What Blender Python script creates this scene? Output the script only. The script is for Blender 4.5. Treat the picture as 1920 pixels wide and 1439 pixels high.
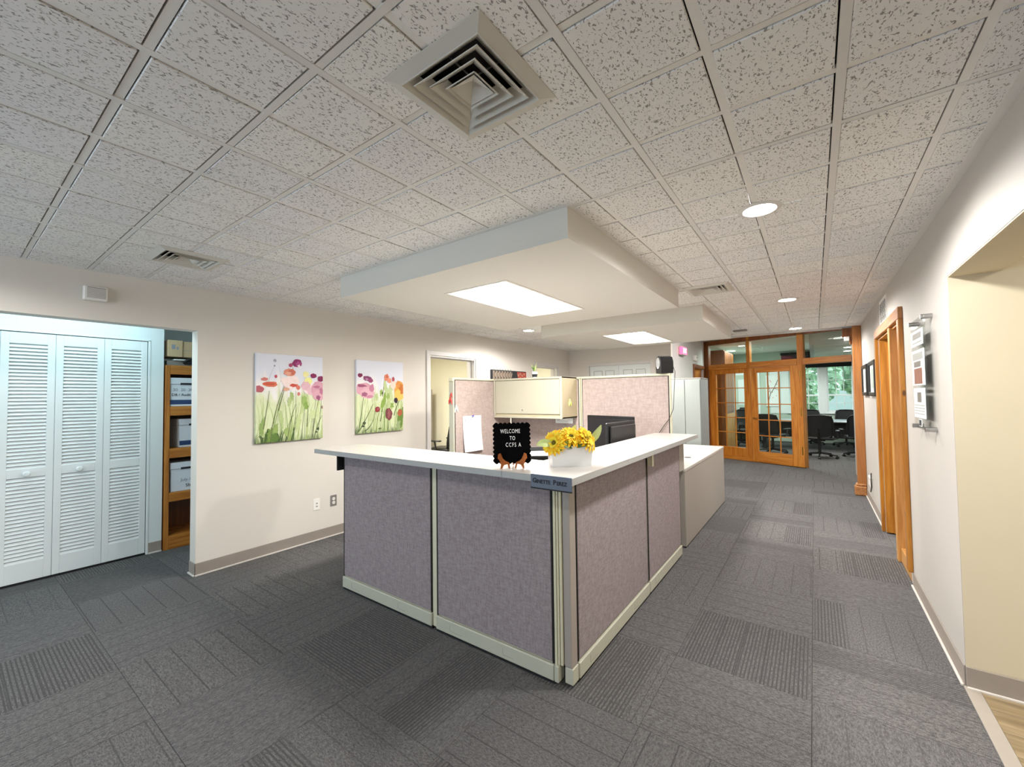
import bpy, bmesh, math, random
from mathutils import Vector, Matrix
random.seed(7)
C = bpy.context.scene
COL = C.collection
for o in list(bpy.data.objects): bpy.data.objects.remove(o)
PI = math.pi
# ------------------------------------------------------------------ camera, world, exposure
CZ = 1.4423
def set_camera():
    yaw, pitch, roll = .6270, .0323, -.0131
    cy, sy, cp, sp, cr, sr = math.cos(yaw), math.sin(yaw), math.cos(pitch), math.sin(pitch), math.cos(roll), math.sin(roll)
    f = Vector((-sy*cp, cy*cp, sp)); r = Vector((cy, sy, 0)); u = r.cross(f)
    r2 = cr*r + sr*u; u2 = -sr*r + cr*u
    cam = bpy.data.objects.new('camera', bpy.data.cameras.new('camera')); COL.objects.link(cam)
    cam.matrix_world = Matrix(((r2.x, u2.x, -f.x, 0), (r2.y, u2.y, -f.y, 0), (r2.z, u2.z, -f.z, CZ), (0, 0, 0, 1)))
    cam.data.sensor_fit = 'HORIZONTAL'; cam.data.sensor_width = 36; cam.data.lens = 36*781.72/1920
    cam.data.clip_start = .02; cam.data.clip_end = 200
    C.camera = cam
    return f, r2, u2
FW, RT, UP = set_camera()
def proj(x, y, z):
    v = Vector((x, y, z-CZ)); d = v.dot(FW)
    if d <= .01: return None
    return 960+781.72*v.dot(RT)/d, 719.5-781.72*v.dot(UP)/d
W = bpy.data.worlds.new('world'); C.world = W; W.use_nodes = True
W.node_tree.nodes['Background'].inputs[0].default_value = (.78, .9, 1, 1)
W.node_tree.nodes['Background'].inputs[1].default_value = 2.8
C.view_settings.view_transform = 'Standard'; C.view_settings.look = 'None'
C.view_settings.exposure = 0.65; C.view_settings.gamma = 1; C.view_settings.use_curve_mapping = False
def area(name, loc, size, power, color, rot=(0, 0, 0), spread=PI):
    l = bpy.data.lights.new(name, 'AREA'); l.shape = 'RECTANGLE'; l.size, l.size_y = size
    l.energy = power; l.color = color; l.spread = spread
    o = bpy.data.objects.new(name, l); COL.objects.link(o); o.location = loc; o.rotation_euler = rot
    return o
WARM, COOL, NEUT = (1, .965, .90), (.80, .90, 1), (1, .98, .955)
TROFFER_E, DOWN_E = 15.0, 34.0
# daylight through the windows in the wall behind the camera
area('window_daylight', (-2.6, -2.88, 1.45), (2.6, 1.3), 19, (.58, .78, 1), (PI/2, 0, 0))
# fixtures of the neighbouring rooms, and a fill added in the side room
area('alcove_lamp', (-4.72, .55, 2.36), (.5, 1.2), 8, (.64, .92, 1), (0, 0, 0))
area('office_lamp', (-5.5, 4.3, 2.36), (.6, .6), 56, (1, .97, .88), (0, 0, 0))
area('office_lamp', (-5.5, 7.3, 2.36), (.6, .6), 36, (1, .97, .88), (0, 0, 0))
area('hall_lamp', (-.9, 7.95, 2.68), (.8, .3), 24, (1, .97, .93), (0, 0, 0))
area('side_room_fill', (1.7, 4.9, 2.36), (.6, .6), 30, (1, .97, .9), (0, 0, 0))  # unseen fill added to brighten the far pine jamb in the doorway
area('passage_lamp', (1.7, 1.6, 2.36), (.6, .6), 24, (1, .96, .88), (0, 0, 0))
# ------------------------------------------------------------------ materials
def lin(c):
    return c/12.92 if c <= .04045 else ((c+.055)/1.055)**2.4
def rgb(h, a=1):
    if isinstance(h, str):
        return tuple(lin(int(h[i:i+2], 16)/255) for i in (0, 2, 4)) + (a,)
    return tuple(h)+(a,)
MATS = {}
def new_mat(name):
    m = bpy.data.materials.new(name); m.use_nodes = True; MATS[name] = m
    nt = m.node_tree; b = nt.nodes['Principled BSDF']
    return m, nt, b
def N(nt, t, **kw):
    n = nt.nodes.new(t)
    for k, v in kw.items():
        if k in ('operation', 'blend_type', 'data_type', 'wave_type', 'bands_direction', 'wave_profile', 'feature', 'interpolation_type'): setattr(n, k, v)
        else: n.inputs[k].default_value = v
    return n
def L(nt, a, b): nt.links.new(a, b)
def coords(nt, scale=(1, 1, 1), rnd=0):
    tc = N(nt, 'ShaderNodeTexCoord'); mp = N(nt, 'ShaderNodeMapping'); mp.inputs['Scale'].default_value = scale
    L(nt, tc.outputs['Object'], mp.inputs['Vector'])
    if rnd:
        oi = N(nt, 'ShaderNodeObjectInfo'); mm = N(nt, 'ShaderNodeMath', operation='MULTIPLY'); mm.inputs[1].default_value = rnd
        L(nt, oi.outputs['Random'], mm.inputs[0]); L(nt, mm.outputs[0], mp.inputs['Location'])
    return mp.outputs[0]
def mathn(nt, op, a, b=None, c=None, clamp=False):
    n = nt.nodes.new('ShaderNodeMath'); n.operation = op; n.use_clamp = clamp
    for i, v in enumerate((a, b, c)):
        if v is None: continue
        if hasattr(v, 'default_value') or hasattr(v, 'is_output'): L(nt, v, n.inputs[i])
        else: n.inputs[i].default_value = v
    return n.outputs[0]
def mixc(nt, fac, a, b, blend='MIX'):
    n = nt.nodes.new('ShaderNodeMix'); n.data_type = 'RGBA'; n.blend_type = blend
    for sock, v in ((n.inputs[0], fac), (n.inputs[6], a), (n.inputs[7], b)):
        if hasattr(v, 'is_output'): L(nt, v, sock)
        else: sock.default_value = v
    return n.outputs[2]
def smooth(nt, x, lo, hi, a=0., b=1.):
    n = nt.nodes.new('ShaderNodeMapRange'); n.interpolation_type = 'SMOOTHSTEP'
    L(nt, x, n.inputs[0]); n.inputs[1].default_value = lo; n.inputs[2].default_value = hi; n.inputs[3].default_value = a; n.inputs[4].default_value = b
    return n.outputs[0]
def bump(nt, b, h, strength=.3, dist=.002):
    n = N(nt, 'ShaderNodeBump'); n.inputs['Strength'].default_value = strength; n.inputs['Distance'].default_value = dist
    L(nt, h, n.inputs['Height']); L(nt, n.outputs[0], b.inputs['Normal'])
def plain(name, color, rough=.5, metal=0, nscale=30, var=.05, bmp=0, spec=.5, scale=(1, 1, 1)):
    m, nt, b = new_mat(name); c = rgb(color)
    v = coords(nt, scale)
    nz = N(nt, 'ShaderNodeTexNoise'); nz.inputs['Scale'].default_value = nscale; nz.inputs['Detail'].default_value = 3
    L(nt, v, nz.inputs['Vector'])
    lo = tuple(max(0, x*(1-var)) for x in c[:3])+(1,); hi = tuple(min(1, x*(1+var)) for x in c[:3])+(1,)
    L(nt, mixc(nt, nz.outputs[0], lo, hi), b.inputs['Base Color'])
    b.inputs['Roughness'].default_value = rough; b.inputs['Metallic'].default_value = metal
    b.inputs['Specular IOR Level'].default_value = spec
    if bmp: bump(nt, b, nz.outputs[0], bmp)
    return m
def emis(name, color, strength):
    m, nt, b = new_mat(name); c = rgb(color)
    b.inputs['Base Color'].default_value = c; b.inputs['Emission Color'].default_value = c; b.inputs['Emission Strength'].default_value = strength
    return m
def fabric(name, ca, cb, scale=260, bmp=.25):
    m, nt, b = new_mat(name); v = coords(nt, (1, 1, 1))
    n1 = N(nt, 'ShaderNodeTexNoise'); n1.inputs['Scale'].default_value = scale; n1.inputs['Detail'].default_value = 2; L(nt, v, n1.inputs['Vector'])
    v2 = coords(nt, (1, 1, .25)); n2 = N(nt, 'ShaderNodeTexNoise'); n2.inputs['Scale'].default_value = scale*.3; L(nt, v2, n2.inputs['Vector'])
    v3 = coords(nt, (.25, .25, 1)); n3 = N(nt, 'ShaderNodeTexNoise'); n3.inputs['Scale'].default_value = scale*.3; L(nt, v3, n3.inputs['Vector'])
    s = mathn(nt, 'ADD', mathn(nt, 'MULTIPLY', n1.outputs[0], .4), mathn(nt, 'MULTIPLY', mathn(nt, 'ADD', n2.outputs[0], n3.outputs[0]), .3))
    L(nt, mixc(nt, smooth(nt, s, .38, .62), rgb(ca), rgb(cb)), b.inputs['Base Color'])
    b.inputs['Roughness'].default_value = .95; b.inputs['Specular IOR Level'].default_value = .1
    bump(nt, b, s, bmp, .001)
    return m
def wood(name, ca, cb, axis='z', knots=0, rough=.38, dark='4a2408', rnd=3):
    m, nt, b = new_mat(name)
    sc = {'z': (1, 1, .07), 'x': (.07, 1, 1), 'y': (1, .07, 1)}[axis]
    v = coords(nt, sc, rnd)
    n1 = N(nt, 'ShaderNodeTexNoise'); n1.inputs['Scale'].default_value = 26; n1.inputs['Detail'].default_value = 5; n1.inputs['Distortion'].default_value = .6; L(nt, v, n1.inputs['Vector'])
    n2 = N(nt, 'ShaderNodeTexNoise'); n2.inputs['Scale'].default_value = 130; n2.inputs['Detail'].default_value = 2; L(nt, v, n2.inputs['Vector'])
    s = mathn(nt, 'ADD', mathn(nt, 'MULTIPLY', n1.outputs[0], .75), mathn(nt, 'MULTIPLY', n2.outputs[0], .25))
    col = mixc(nt, smooth(nt, s, .35, .65), rgb(ca), rgb(cb))
    if knots:
        k = {'z': (1, 1, .45), 'x': (.45, 1, 1), 'y': (1, .45, 1)}[axis]
        vo = N(nt, 'ShaderNodeTexVoronoi'); vo.inputs['Scale'].default_value = knots; L(nt, coords(nt, k, rnd), vo.inputs['Vector'])
        col = mixc(nt, smooth(nt, vo.outputs['Distance'], .05, .13, .85, 0), col, rgb(dark))
    L(nt, col, b.inputs['Base Color']); b.inputs['Roughness'].default_value = rough
    b.inputs['Coat Weight'].default_value = .15; b.inputs['Coat Roughness'].default_value = .2
    return m
def carpet(name='carpet_pile'):
    m, nt, b = new_mat(name)
    tc = N(nt, 'ShaderNodeTexCoord'); oi = N(nt, 'ShaderNodeObjectInfo')
    sp = N(nt, 'ShaderNodeSeparateXYZ'); L(nt, tc.outputs['Object'], sp.inputs[0])
    rnd = oi.outputs['Random']
    off = mathn(nt, 'MULTIPLY', rnd, 57.)
    # heathered yarn, drawn out along the tufting rows
    mp = N(nt, 'ShaderNodeMapping'); mp.inputs['Scale'].default_value = (1, .38, 1); L(nt, tc.outputs['Object'], mp.inputs[0]); L(nt, off, mp.inputs['Location'])
    n1 = N(nt, 'ShaderNodeTexNoise'); n1.inputs['Scale'].default_value = 150; n1.inputs['Detail'].default_value = 4; n1.inputs['Roughness'].default_value = .75; L(nt, mp.outputs[0], n1.inputs[0])
    n2 = N(nt, 'ShaderNodeTexNoise'); n2.inputs['Scale'].default_value = 300; L(nt, tc.outputs['Object'], n2.inputs[0])
    heather = mathn(nt, 'ADD', mathn(nt, 'MULTIPLY', n1.outputs[0], .6), mathn(nt, 'MULTIPLY', n2.outputs[0], .4))
    # corduroy zone: where a slow noise across the tile is high
    sc = N(nt, 'ShaderNodeSeparateColor'); L(nt, oi.outputs['Color'], sc.inputs[0])
    fx = mathn(nt, 'ADD', mathn(nt, 'MULTIPLY', sp.outputs[0], 1/.609), .5)
    lo_ = smooth(nt, mathn(nt, 'SUBTRACT', fx, sc.outputs[0]), -.02, .05); hi_ = smooth(nt, mathn(nt, 'SUBTRACT', sc.outputs[1], fx), -.02, .05)
    zone = mathn(nt, 'MULTIPLY', mathn(nt, 'MULTIPLY', lo_, hi_), mathn(nt, 'GREATER_THAN', mathn(nt, 'SUBTRACT', sc.outputs[1], sc.outputs[0]), .02))
    cord = smooth(nt, mathn(nt, 'SINE', mathn(nt, 'MULTIPLY', sp.outputs[0], 2*PI/.0175)), .0, .6)
    brk = smooth(nt, n1.outputs[0], .36, .56)
    cordm = mathn(nt, 'MULTIPLY', mathn(nt, 'MULTIPLY', zone, cord), brk)
    # single dark rows ~9 cm apart
    fr = mathn(nt, 'FRACT', mathn(nt, 'ADD', mathn(nt, 'MULTIPLY', sp.outputs[0], 1/.118), mathn(nt, 'MULTIPLY', rnd, 3.1)))
    line = smooth(nt, mathn(nt, 'ABSOLUTE', mathn(nt, 'SUBTRACT', fr, .5)), .012, .036, 1, 0)
    line = mathn(nt, 'MULTIPLY', mathn(nt, 'MULTIPLY', line, smooth(nt, n1.outputs[0], .3, .5)), sc.outputs[2])
    tone = mathn(nt, 'FRACT', mathn(nt, 'MULTIPLY', rnd, 13.7))
    base = mixc(nt, smooth(nt, heather, .34, .66), rgb('444344'), rgb('7f7d7c'))
    base = mixc(nt, mathn(nt, 'MULTIPLY', tone, .22), base, rgb('5c5b60'))
    dark = mathn(nt, 'MAXIMUM', mathn(nt, 'MULTIPLY', line, .6), mathn(nt, 'MULTIPLY', cordm, .62))
    col = mixc(nt, dark, base, rgb('363536'))
    L(nt, col, b.inputs['Base Color']); b.inputs['Roughness'].default_value = 1; b.inputs['Specular IOR Level'].default_value = .05
    h = mathn(nt, 'SUBTRACT', heather, mathn(nt, 'MULTIPLY', dark, .8)); bump(nt, b, h, .6, .004)
    return m
def ceiling_mat():
    m, nt, b = new_mat('ceiling_tile_mineral_fibre')
    v = coords(nt, (1, .55, 1), 91)
    n1 = N(nt, 'ShaderNodeTexNoise'); n1.inputs['Scale'].default_value = 150; n1.inputs['Detail'].default_value = 1.5; n1.inputs['Roughness'].default_value = .5; n1.inputs['Distortion'].default_value = .8; L(nt, v, n1.inputs[0])
    n2 = N(nt, 'ShaderNodeTexNoise'); n2.inputs['Scale'].default_value = 260; L(nt, v, n2.inputs[0])
    s = mathn(nt, 'ADD', mathn(nt, 'MULTIPLY', n1.outputs[0], .8), mathn(nt, 'MULTIPLY', n2.outputs[0], .2))
    hole = smooth(nt, s, .578, .612)
    oi = N(nt, 'ShaderNodeObjectInfo')
    base = mixc(nt, oi.outputs['Random'], rgb('ebe9e8'), rgb('f0eee9'))
    L(nt, mixc(nt, mathn(nt, 'MULTIPLY', hole, .72), base, rgb('6a625d')), b.inputs['Base Color'])
    b.inputs['Roughness'].default_value = .95; b.inputs['Specular IOR Level'].default_value = .1
    bump(nt, b, mathn(nt, 'SUBTRACT', 1., hole), .5, .002)
    return m
def glass(name, tint=(.92, .98, .96), gloss=.07, clear=.93):
    m = bpy.data.materials.new(name); m.use_nodes = True; nt = m.node_tree; nt.nodes.clear(); MATS[name] = m
    out = N(nt, 'ShaderNodeOutputMaterial'); mx = N(nt, 'ShaderNodeMixShader'); t = N(nt, 'ShaderNodeBsdfTransparent'); g = N(nt, 'ShaderNodeBsdfGlossy')
    t.inputs[0].default_value = tint+(1,); g.inputs['Roughness'].default_value = .02
    fr = N(nt, 'ShaderNodeLayerWeight'); fr.inputs['Blend'].default_value = .25
    f = mathn(nt, 'ADD', mathn(nt, 'MULTIPLY', fr.outputs['Fresnel'], .12), gloss*.5)
    L(nt, f, mx.inputs[0]); L(nt, t.outputs[0], mx.inputs[1]); L(nt, g.outputs[0], mx.inputs[2]); L(nt, mx.outputs[0], out.inputs[0])
    return m
def canvas_mat():
    m, nt, b = new_mat('canvas_wash'); v = coords(nt)
    sp = N(nt, 'ShaderNodeSeparateXYZ'); L(nt, v, sp.inputs[0])
    n = N(nt, 'ShaderNodeTexNoise'); n.inputs['Scale'].default_value = 9; n.inputs['Detail'].default_value = 3; L(nt, coords(nt, (1, 1.6, .45)), n.inputs[0])
    z = mathn(nt, 'ADD', sp.outputs[2], mathn(nt, 'MULTIPLY', mathn(nt, 'SUBTRACT', n.outputs[0], .5), .45))
    c1 = mixc(nt, smooth(nt, z, .36, .52), rgb('d9e2b8'), rgb('efecec'))
    c2 = mixc(nt, smooth(nt, z, .52, .64), c1, rgb('e0e3ef'))
    n2 = N(nt, 'ShaderNodeTexNoise'); n2.inputs['Scale'].default_value = 14; L(nt, coords(nt, (1, 1.5, .35)), n2.inputs[0])
    g = mathn(nt, 'MULTIPLY', smooth(nt, n2.outputs[0], .52, .68), smooth(nt, z, .35, .6, 1, 0))
    c3 = mixc(nt, mathn(nt, 'MULTIPLY', g, .6), c2, rgb('a4bb6c'))
    c4 = mixc(nt, smooth(nt, mathn(nt, 'ADD', sp.outputs[2], mathn(nt, 'MULTIPLY', mathn(nt, 'SUBTRACT', n2.outputs[0], .5), .35)), -.02, .09, .85, 0), c3, rgb('4d6632'))
    L(nt, c4, b.inputs['Base Color']); b.inputs['Roughness'].default_value = .8
    return m
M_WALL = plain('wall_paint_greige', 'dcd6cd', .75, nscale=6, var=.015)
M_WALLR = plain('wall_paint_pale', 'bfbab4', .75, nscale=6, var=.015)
M_CREAM = plain('wall_paint_cream', 'd8ccb2', .75, nscale=6, var=.02)
M_YELL = plain('office_paint_yellow', 'ece6d0', .8, nscale=6, var=.02)
M_GREYW = plain('wall_paint_blue_grey', 'bdbdbb', .8, nscale=40, var=.03, bmp=.1)
M_MINT = plain('conference_paint_mint', 'bccabd', .8, nscale=5, var=.02)
M_ALC = plain('alcove_paint_white', 'dfe8e8', .7, nscale=6, var=.01)
M_SOF = plain('soffit_paint', 'dbd8d0', .8, nscale=5, var=.015)
M_CEIL = ceiling_mat()
M_BAR = plain('grid_bar_paint', 'e8e5e0', .6, nscale=60, var=.05)
M_BARS = plain('grid_bar_smooth', 'dedbd7', .45, nscale=20, var=.02)
M_PLEN = plain('plenum_dark', '3a3836', .9)
M_CARPET = carpet()
M_COVE = plain('vinyl_cove_base', '9d938a', .55, nscale=20, var=.05)
M_COVEL = plain('cove_caulk', 'd3cdc6', .6, nscale=40, var=.06)
M_WHITE = plain('white_paint', 'e4eaea', .5, nscale=8, var=.01)
M_TRIMW = plain('door_casing_paint', 'd9d5d1', .45, nscale=8, var=.02)
M_LAM = plain('countertop_laminate', 'bfbbb6', .25, nscale=160, var=.035)
M_EDGE = plain('countertop_edge_band', 'a6a7a6', .45, nscale=60, var=.03)
M_DESK = plain('desk_laminate', 'a09a92', .45, nscale=90, var=.03)
M_FAB = fabric('panel_fabric_mauve', '8a7f82', 'a2989a')
M_FABP = fabric('panel_fabric_rose', 'a5958f', 'b7a7a1')
M_FRAME = plain('panel_frame_cream', 'd6d2b8', .45, nscale=15, var=.02)
M_FRAMEG = plain('panel_post_grey', 'a39a92', .5, nscale=15, var=.02)
M_KICK = plain('panel_kick_cream', 'bfbfae', .45, nscale=15, var=.03)
M_CAB = plain('cabinet_enamel_cream', 'b8b3a0', .38, nscale=10, var=.01)
M_CABS = plain('cabinet_side_enamel', 'c6b999', .45, nscale=10, var=.02)
M_BLACK = plain('black_plastic', '17171a', .4, nscale=40, var=.1)
M_SEAM = plain('dark_seam', '141416', .7)
M_MESH = plain('chair_mesh_black', '1d1f22', .8, nscale=300, var=.25, bmp=.3)
M_STEEL = plain('brushed_steel', 'b9b9ba', .28, 1, nscale=80, var=.05)
M_BRASS = plain('brass', 'b08d4a', .3, 1)
M_OAK = wood('golden_oak', 'a8600f', 'c88534')
M_OAKX = wood('golden_oak_rail', 'a8600f', 'c88534', 'x')
M_OAKD = wood('dark_oak', '6a3a14', '854c1e')
M_PINE = wood('knotty_pine', '9c6016', 'bb7c28', 'z', 9)
M_PINEY = wood('knotty_pine_rail', '9c6436', 'bb8350', 'y')
M_COLM = wood('reddish_oak', '9c602c', 'b0743c')
M_PINEL = wood('light_pine', 'b5803f', 'cf9d5e')
M_SHELF = wood('honey_shelf_wood', '9a5a1c', 'c07f35', 'z', 7)
M_SHELFY = wood('honey_shelf_rail', '9a5a1c', 'c07f35', 'y', 7)
M_EASEL = wood('easel_wood', '8a4a1c', 'a8602a', 'z')
M_VENT = plain('vent_enamel', 'cfcbc1', .45, nscale=20, var=.02)
M_CARD = plain('cardboard', 'c2a884', .9, nscale=60, var=.06)
M_BOXW = plain('box_white_card', 'd4dbe2', .8, nscale=40, var=.02)
M_NAVY = plain('box_navy_print', '27406b', .8)
M_PLATE = plain('white_plate_plastic', 'efece6', .35, nscale=8, var=.01)
M_GREYP = plain('grey_plate_metal', '8d8984', .4, .3)
M_PAPER = plain('paper', 'eef0f0', .85, nscale=20, var=.01)
M_INK = plain('grey_ink', '8a8f98', .9)
M_INKD = plain('dark_ink', '23252c', .8)
M_NAME = plain('nameplate_slate', '5d6675', .5, nscale=30, var=.03)
M_FELT = plain('letter_board_felt', '060607', .95, nscale=200, var=.3, bmp=.3, spec=.05)
M_LETTER = plain('white_letters', 'f2f2f2', .5)
M_POT = plain('planter_white_glaze', 'e3e4e4', .25, nscale=8, var=.01)
M_PETAL = plain('petal_yellow', 'ffc414', .6, nscale=35, var=.12)
M_PETAL2 = plain('petal_lemon', 'ffdb38', .6, nscale=35, var=.18)
M_SEED = plain('sunflower_centre', '6a5c14', .9, nscale=200, var=.6, bmp=.5)
M_LEAF = plain('leaf_pale_green', 'bccb86', .55, nscale=25, var=.25)
M_LEAFD = plain('leaf_green', '5f7f3a', .6, nscale=25, var=.3)
M_SILVER = plain('speaker_cone_silver', 'c9ccd0', .3, .6)
M_CABG = plain('grey_steel_cabinet', '868d8c', .4, .1, nscale=8, var=.02)
M_EXIT = emis('exit_sign_glow', 'ff4a6e', 2.2)
M_EXITW = emis('exit_letters_glow', 'ff9fb4', 3.0)
M_TROF = emis('troffer_lens_glow', 'fff4e2', TROFFER_E)
M_TROF2 = plain('troffer_reflector_white', 'e8e2d8', .5, nscale=40, var=.02)
M_DOWN = emis('downlight_glow', 'fff6ea', DOWN_E)
M_GLASS = glass('window_glass', (.93, .99, .97), .015)
M_ACRYL = glass('clear_acrylic', (.95, .965, .96), .06)
M_LAMFL = wood('vinyl_plank_taupe', '7d6c50', 'a08d6e', 'x', rough=.35)
M_STRIP = plain('transition_strip_grey', 'a39b91', .5)
M_PURP = plain('purple_pin', '6f62b8', .4)
M_RED = plain('red_paper', 'd2453f', .6)
M_MINTR = plain('pale_ribbon', 'd9ece4', .5)
M_LIME = plain('lime_ribbon', 'dff08c', .5)
M_TABLE = plain('table_top_grey', '8f989c', .3, nscale=12, var=.04)
M_SHADE = plain('roller_shade_black', '101113', .8)
M_CANVAS = canvas_mat()
M_BARK = plain('bark', '5b4a38', .9, nscale=30, var=.3)
M_FOL = plain('tree_leaves', '9fb79c', .7, nscale=2, var=.45)
M_SIDING = plain('house_siding', 'aeb6b8', .8, nscale=3, var=.1, scale=(1, 1, 8))
M_LAWN = plain('lawn', '6f8552', .95, nscale=3, var=.3)
# ------------------------------------------------------------------ geometry helpers
class B:
    def __init__(s): s.bm = bmesh.new(); s.mats = []; s.mi = 0
    def mat(s, m):
        if m not in s.mats: s.mats.append(m)
        s.mi = s.mats.index(m); return s
    def _tag(s, geom):
        for f in geom: f.material_index = s.mi
    def poly(s, pts):
        f = s.bm.faces.new([s.bm.verts.new(p) for p in pts]); f.material_index = s.mi; return f
    def box(s, x0, x1, y0, y1, z0, z1, bev=0, M=None, seg=1):
        if x0 > x1: x0, x1 = x1, x0
        if y0 > y1: y0, y1 = y1, y0
        if z0 > z1: z0, z1 = z1, z0
        vs = [s.bm.verts.new((x, y, z)) for x in (x0, x1) for y in (y0, y1) for z in (z0, z1)]
        fs = [s.bm.faces.new([vs[i] for i in q]) for q in ((0, 1, 3, 2), (4, 6, 7, 5), (0, 4, 5, 1), (2, 3, 7, 6), (0, 2, 6, 4), (1, 5, 7, 3))]
        s._tag(fs)
        if bev:
            b = min(bev, .49*min(x1-x0, y1-y0, z1-z0))
            es = list({e for f in fs for e in f.edges})
            r = bmesh.ops.bevel(s.bm, geom=es, offset=b, segments=seg, affect='EDGES', profile=.5)
            s._tag(r['faces']); vs = list({v for f in r['faces'] for v in f.verts} | {v for v in vs if v.is_valid})
        if M is not None: bmesh.ops.transform(s.bm, matrix=M, verts=[v for v in vs if v.is_valid])
        return s
    def prism(s, pts, d, M=None, bev=0):
        """pts: polygon in local xz, extruded along +y by d"""
        a = [s.bm.verts.new((p[0], 0, p[1])) for p in pts]; b = [s.bm.verts.new((p[0], d, p[1])) for p in pts]
        n = len(pts); fs = [s.bm.faces.new(a), s.bm.faces.new(b[::-1])]
        for i in range(n): fs.append(s.bm.faces.new((a[i], b[i], b[(i+1) % n], a[(i+1) % n])))
        s._tag(fs); bmesh.ops.recalc_face_normals(s.bm, faces=fs)
        if M is not None: bmesh.ops.transform(s.bm, matrix=M, verts=a+b)
        return s
    def tube(s, p, q, r, r2=None, n=10, cap=True):
        p, q = Vector(p), Vector(q); d = (q-p)
        if d.length < 1e-7: return s
        r2 = r if r2 is None else r2
        m = Matrix.Translation((p+q)/2) @ d.to_track_quat('Z', 'Y').to_matrix().to_4x4()
        g = bmesh.ops.create_cone(s.bm, cap_ends=cap, segments=n, radius1=r, radius2=r2, depth=d.length, matrix=m)
        s._tag({f for v in g['verts'] for f in v.link_faces}); return s
    def path(s, pts, r, n=8):
        pts = [Vector(p) for p in pts]; rings = []
        for i, p in enumerate(pts):
            t = (pts[min(i+1, len(pts)-1)]-pts[max(i-1, 0)]).normalized()
            q = t.to_track_quat('Z', 'Y'); rr = r[i] if isinstance(r, (list, tuple)) else r
            rings.append([s.bm.verts.new(p+q @ Vector((rr*math.cos(2*PI*k/n), rr*math.sin(2*PI*k/n), 0))) for k in range(n)])
        fs = []
        for a, b in zip(rings, rings[1:]):
            for k in range(n): fs.append(s.bm.faces.new((a[k], a[(k+1) % n], b[(k+1) % n], b[k])))
        fs.append(s.bm.faces.new(rings[0][::-1])); fs.append(s.bm.faces.new(rings[-1])); s._tag(fs); return s
    def lathe(s, prof, n=24, M=None):
        rings = [[s.bm.verts.new((r*math.cos(2*PI*k/n), r*math.sin(2*PI*k/n), z)) for k in range(n)] for r, z in prof]
        fs = []
        for a, b in zip(rings, rings[1:]):
            for k in range(n): fs.append(s.bm.faces.new((a[k], a[(k+1) % n], b[(k+1) % n], b[k])))
        fs += [s.bm.faces.new(rings[0][::-1]), s.bm.faces.new(rings[-1])]; s._tag(fs)
        if M is not None: bmesh.ops.transform(s.bm, matrix=M, verts=[v for r in rings for v in r])
        return s
    def ball(s, c, r, sc=(1, 1, 1), n=12):
        M = Matrix.Translation(c) @ Matrix.Diagonal((r*sc[0], r*sc[1], r*sc[2], 1))
        g = bmesh.ops.create_uvsphere(s.bm, u_segments=n, v_segments=max(6, n*2//3), radius=1, matrix=M)
        s._tag({f for v in g['verts'] for f in v.link_faces}); return s
    def frame(s, x0, x1, z0, z1, w, y0, y1, bev=0, bottom=True, top=True):
        s.box(x0, x0+w, y0, y1, z0, z1, bev); s.box(x1-w, x1, y0, y1, z0, z1, bev)
        if bottom: s.box(x0+w, x1-w, y0, y1, z0, z0+w, bev)
        if top: s.box(x0+w, x1-w, y0, y1, z1-w, z1, bev)
        return s
    def mesh(s, name, smooth=False):
        me = bpy.data.meshes.new(name); bmesh.ops.recalc_face_normals(s.bm, faces=s.bm.faces); s.bm.to_mesh(me); s.bm.free()
        for m in s.mats: me.materials.append(m)
        if smooth:
            for p in me.polygons: p.use_smooth = True
            me.set_sharp_from_angle(angle=math.radians(38))
        return me
    def obj(s, name, m=None, parent=None, loc=(0, 0, 0), rot=(0, 0, 0), smooth=False):
        if m is not None and not s.mats: s.mats.append(m)
        return link(name, s.mesh(name, smooth), parent, loc, rot)
def link(name, me, parent=None, loc=(0, 0, 0), rot=(0, 0, 0)):
    o = bpy.data.objects.new(name, me); COL.objects.link(o); o.location = loc; o.rotation_euler = rot
    if parent is not None: o.parent = parent
    return o
def tag(o, label=None, cat=None, group=None, kind=None):
    if label: o['label'] = label
    if cat: o['category'] = cat
    if group: o['group'] = group
    if kind: o['kind'] = kind
    return o
def thing(name, label, cat, loc=(0, 0, 0), rz=0, group=None):
    o = bpy.data.objects.new(name, None); COL.objects.link(o); o.location = loc; o.rotation_euler = (0, 0, rz); o.empty_display_size = .05
    return tag(o, label, cat, group)
def structure(o, label=None): return tag(o, label, kind='structure')
def copy_tree(o, parent=None):
    c = o.copy(); COL.objects.link(c)
    if parent is not None: c.parent = parent
    for ch in list(o.children): copy_tree(ch, c)
    return c
def bx(x0, x1, y0, y1, z0, z1, bev=0): return B().box(x0, x1, y0, y1, z0, z1, bev)
def sub(r, h):
    """rectangle r minus rectangle h -> list of rectangles (x0,x1,y0,y1)"""
    x0, x1, y0, y1 = r; a0, a1, b0, b1 = h
    if a0 >= x1 or a1 <= x0 or b0 >= y1 or b1 <= y0: return [r]
    out = []
    if a0 > x0: out.append((x0, a0, y0, y1))
    if a1 < x1: out.append((a1, x1, y0, y1))
    xa, xb = max(x0, a0), min(x1, a1)
    if b0 > y0: out.append((xa, xb, y0, b0))
    if b1 < y1: out.append((xa, xb, b1, y1))
    return [q for q in out if q[1]-q[0] > .002 and q[3]-q[2] > .002]
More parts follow.
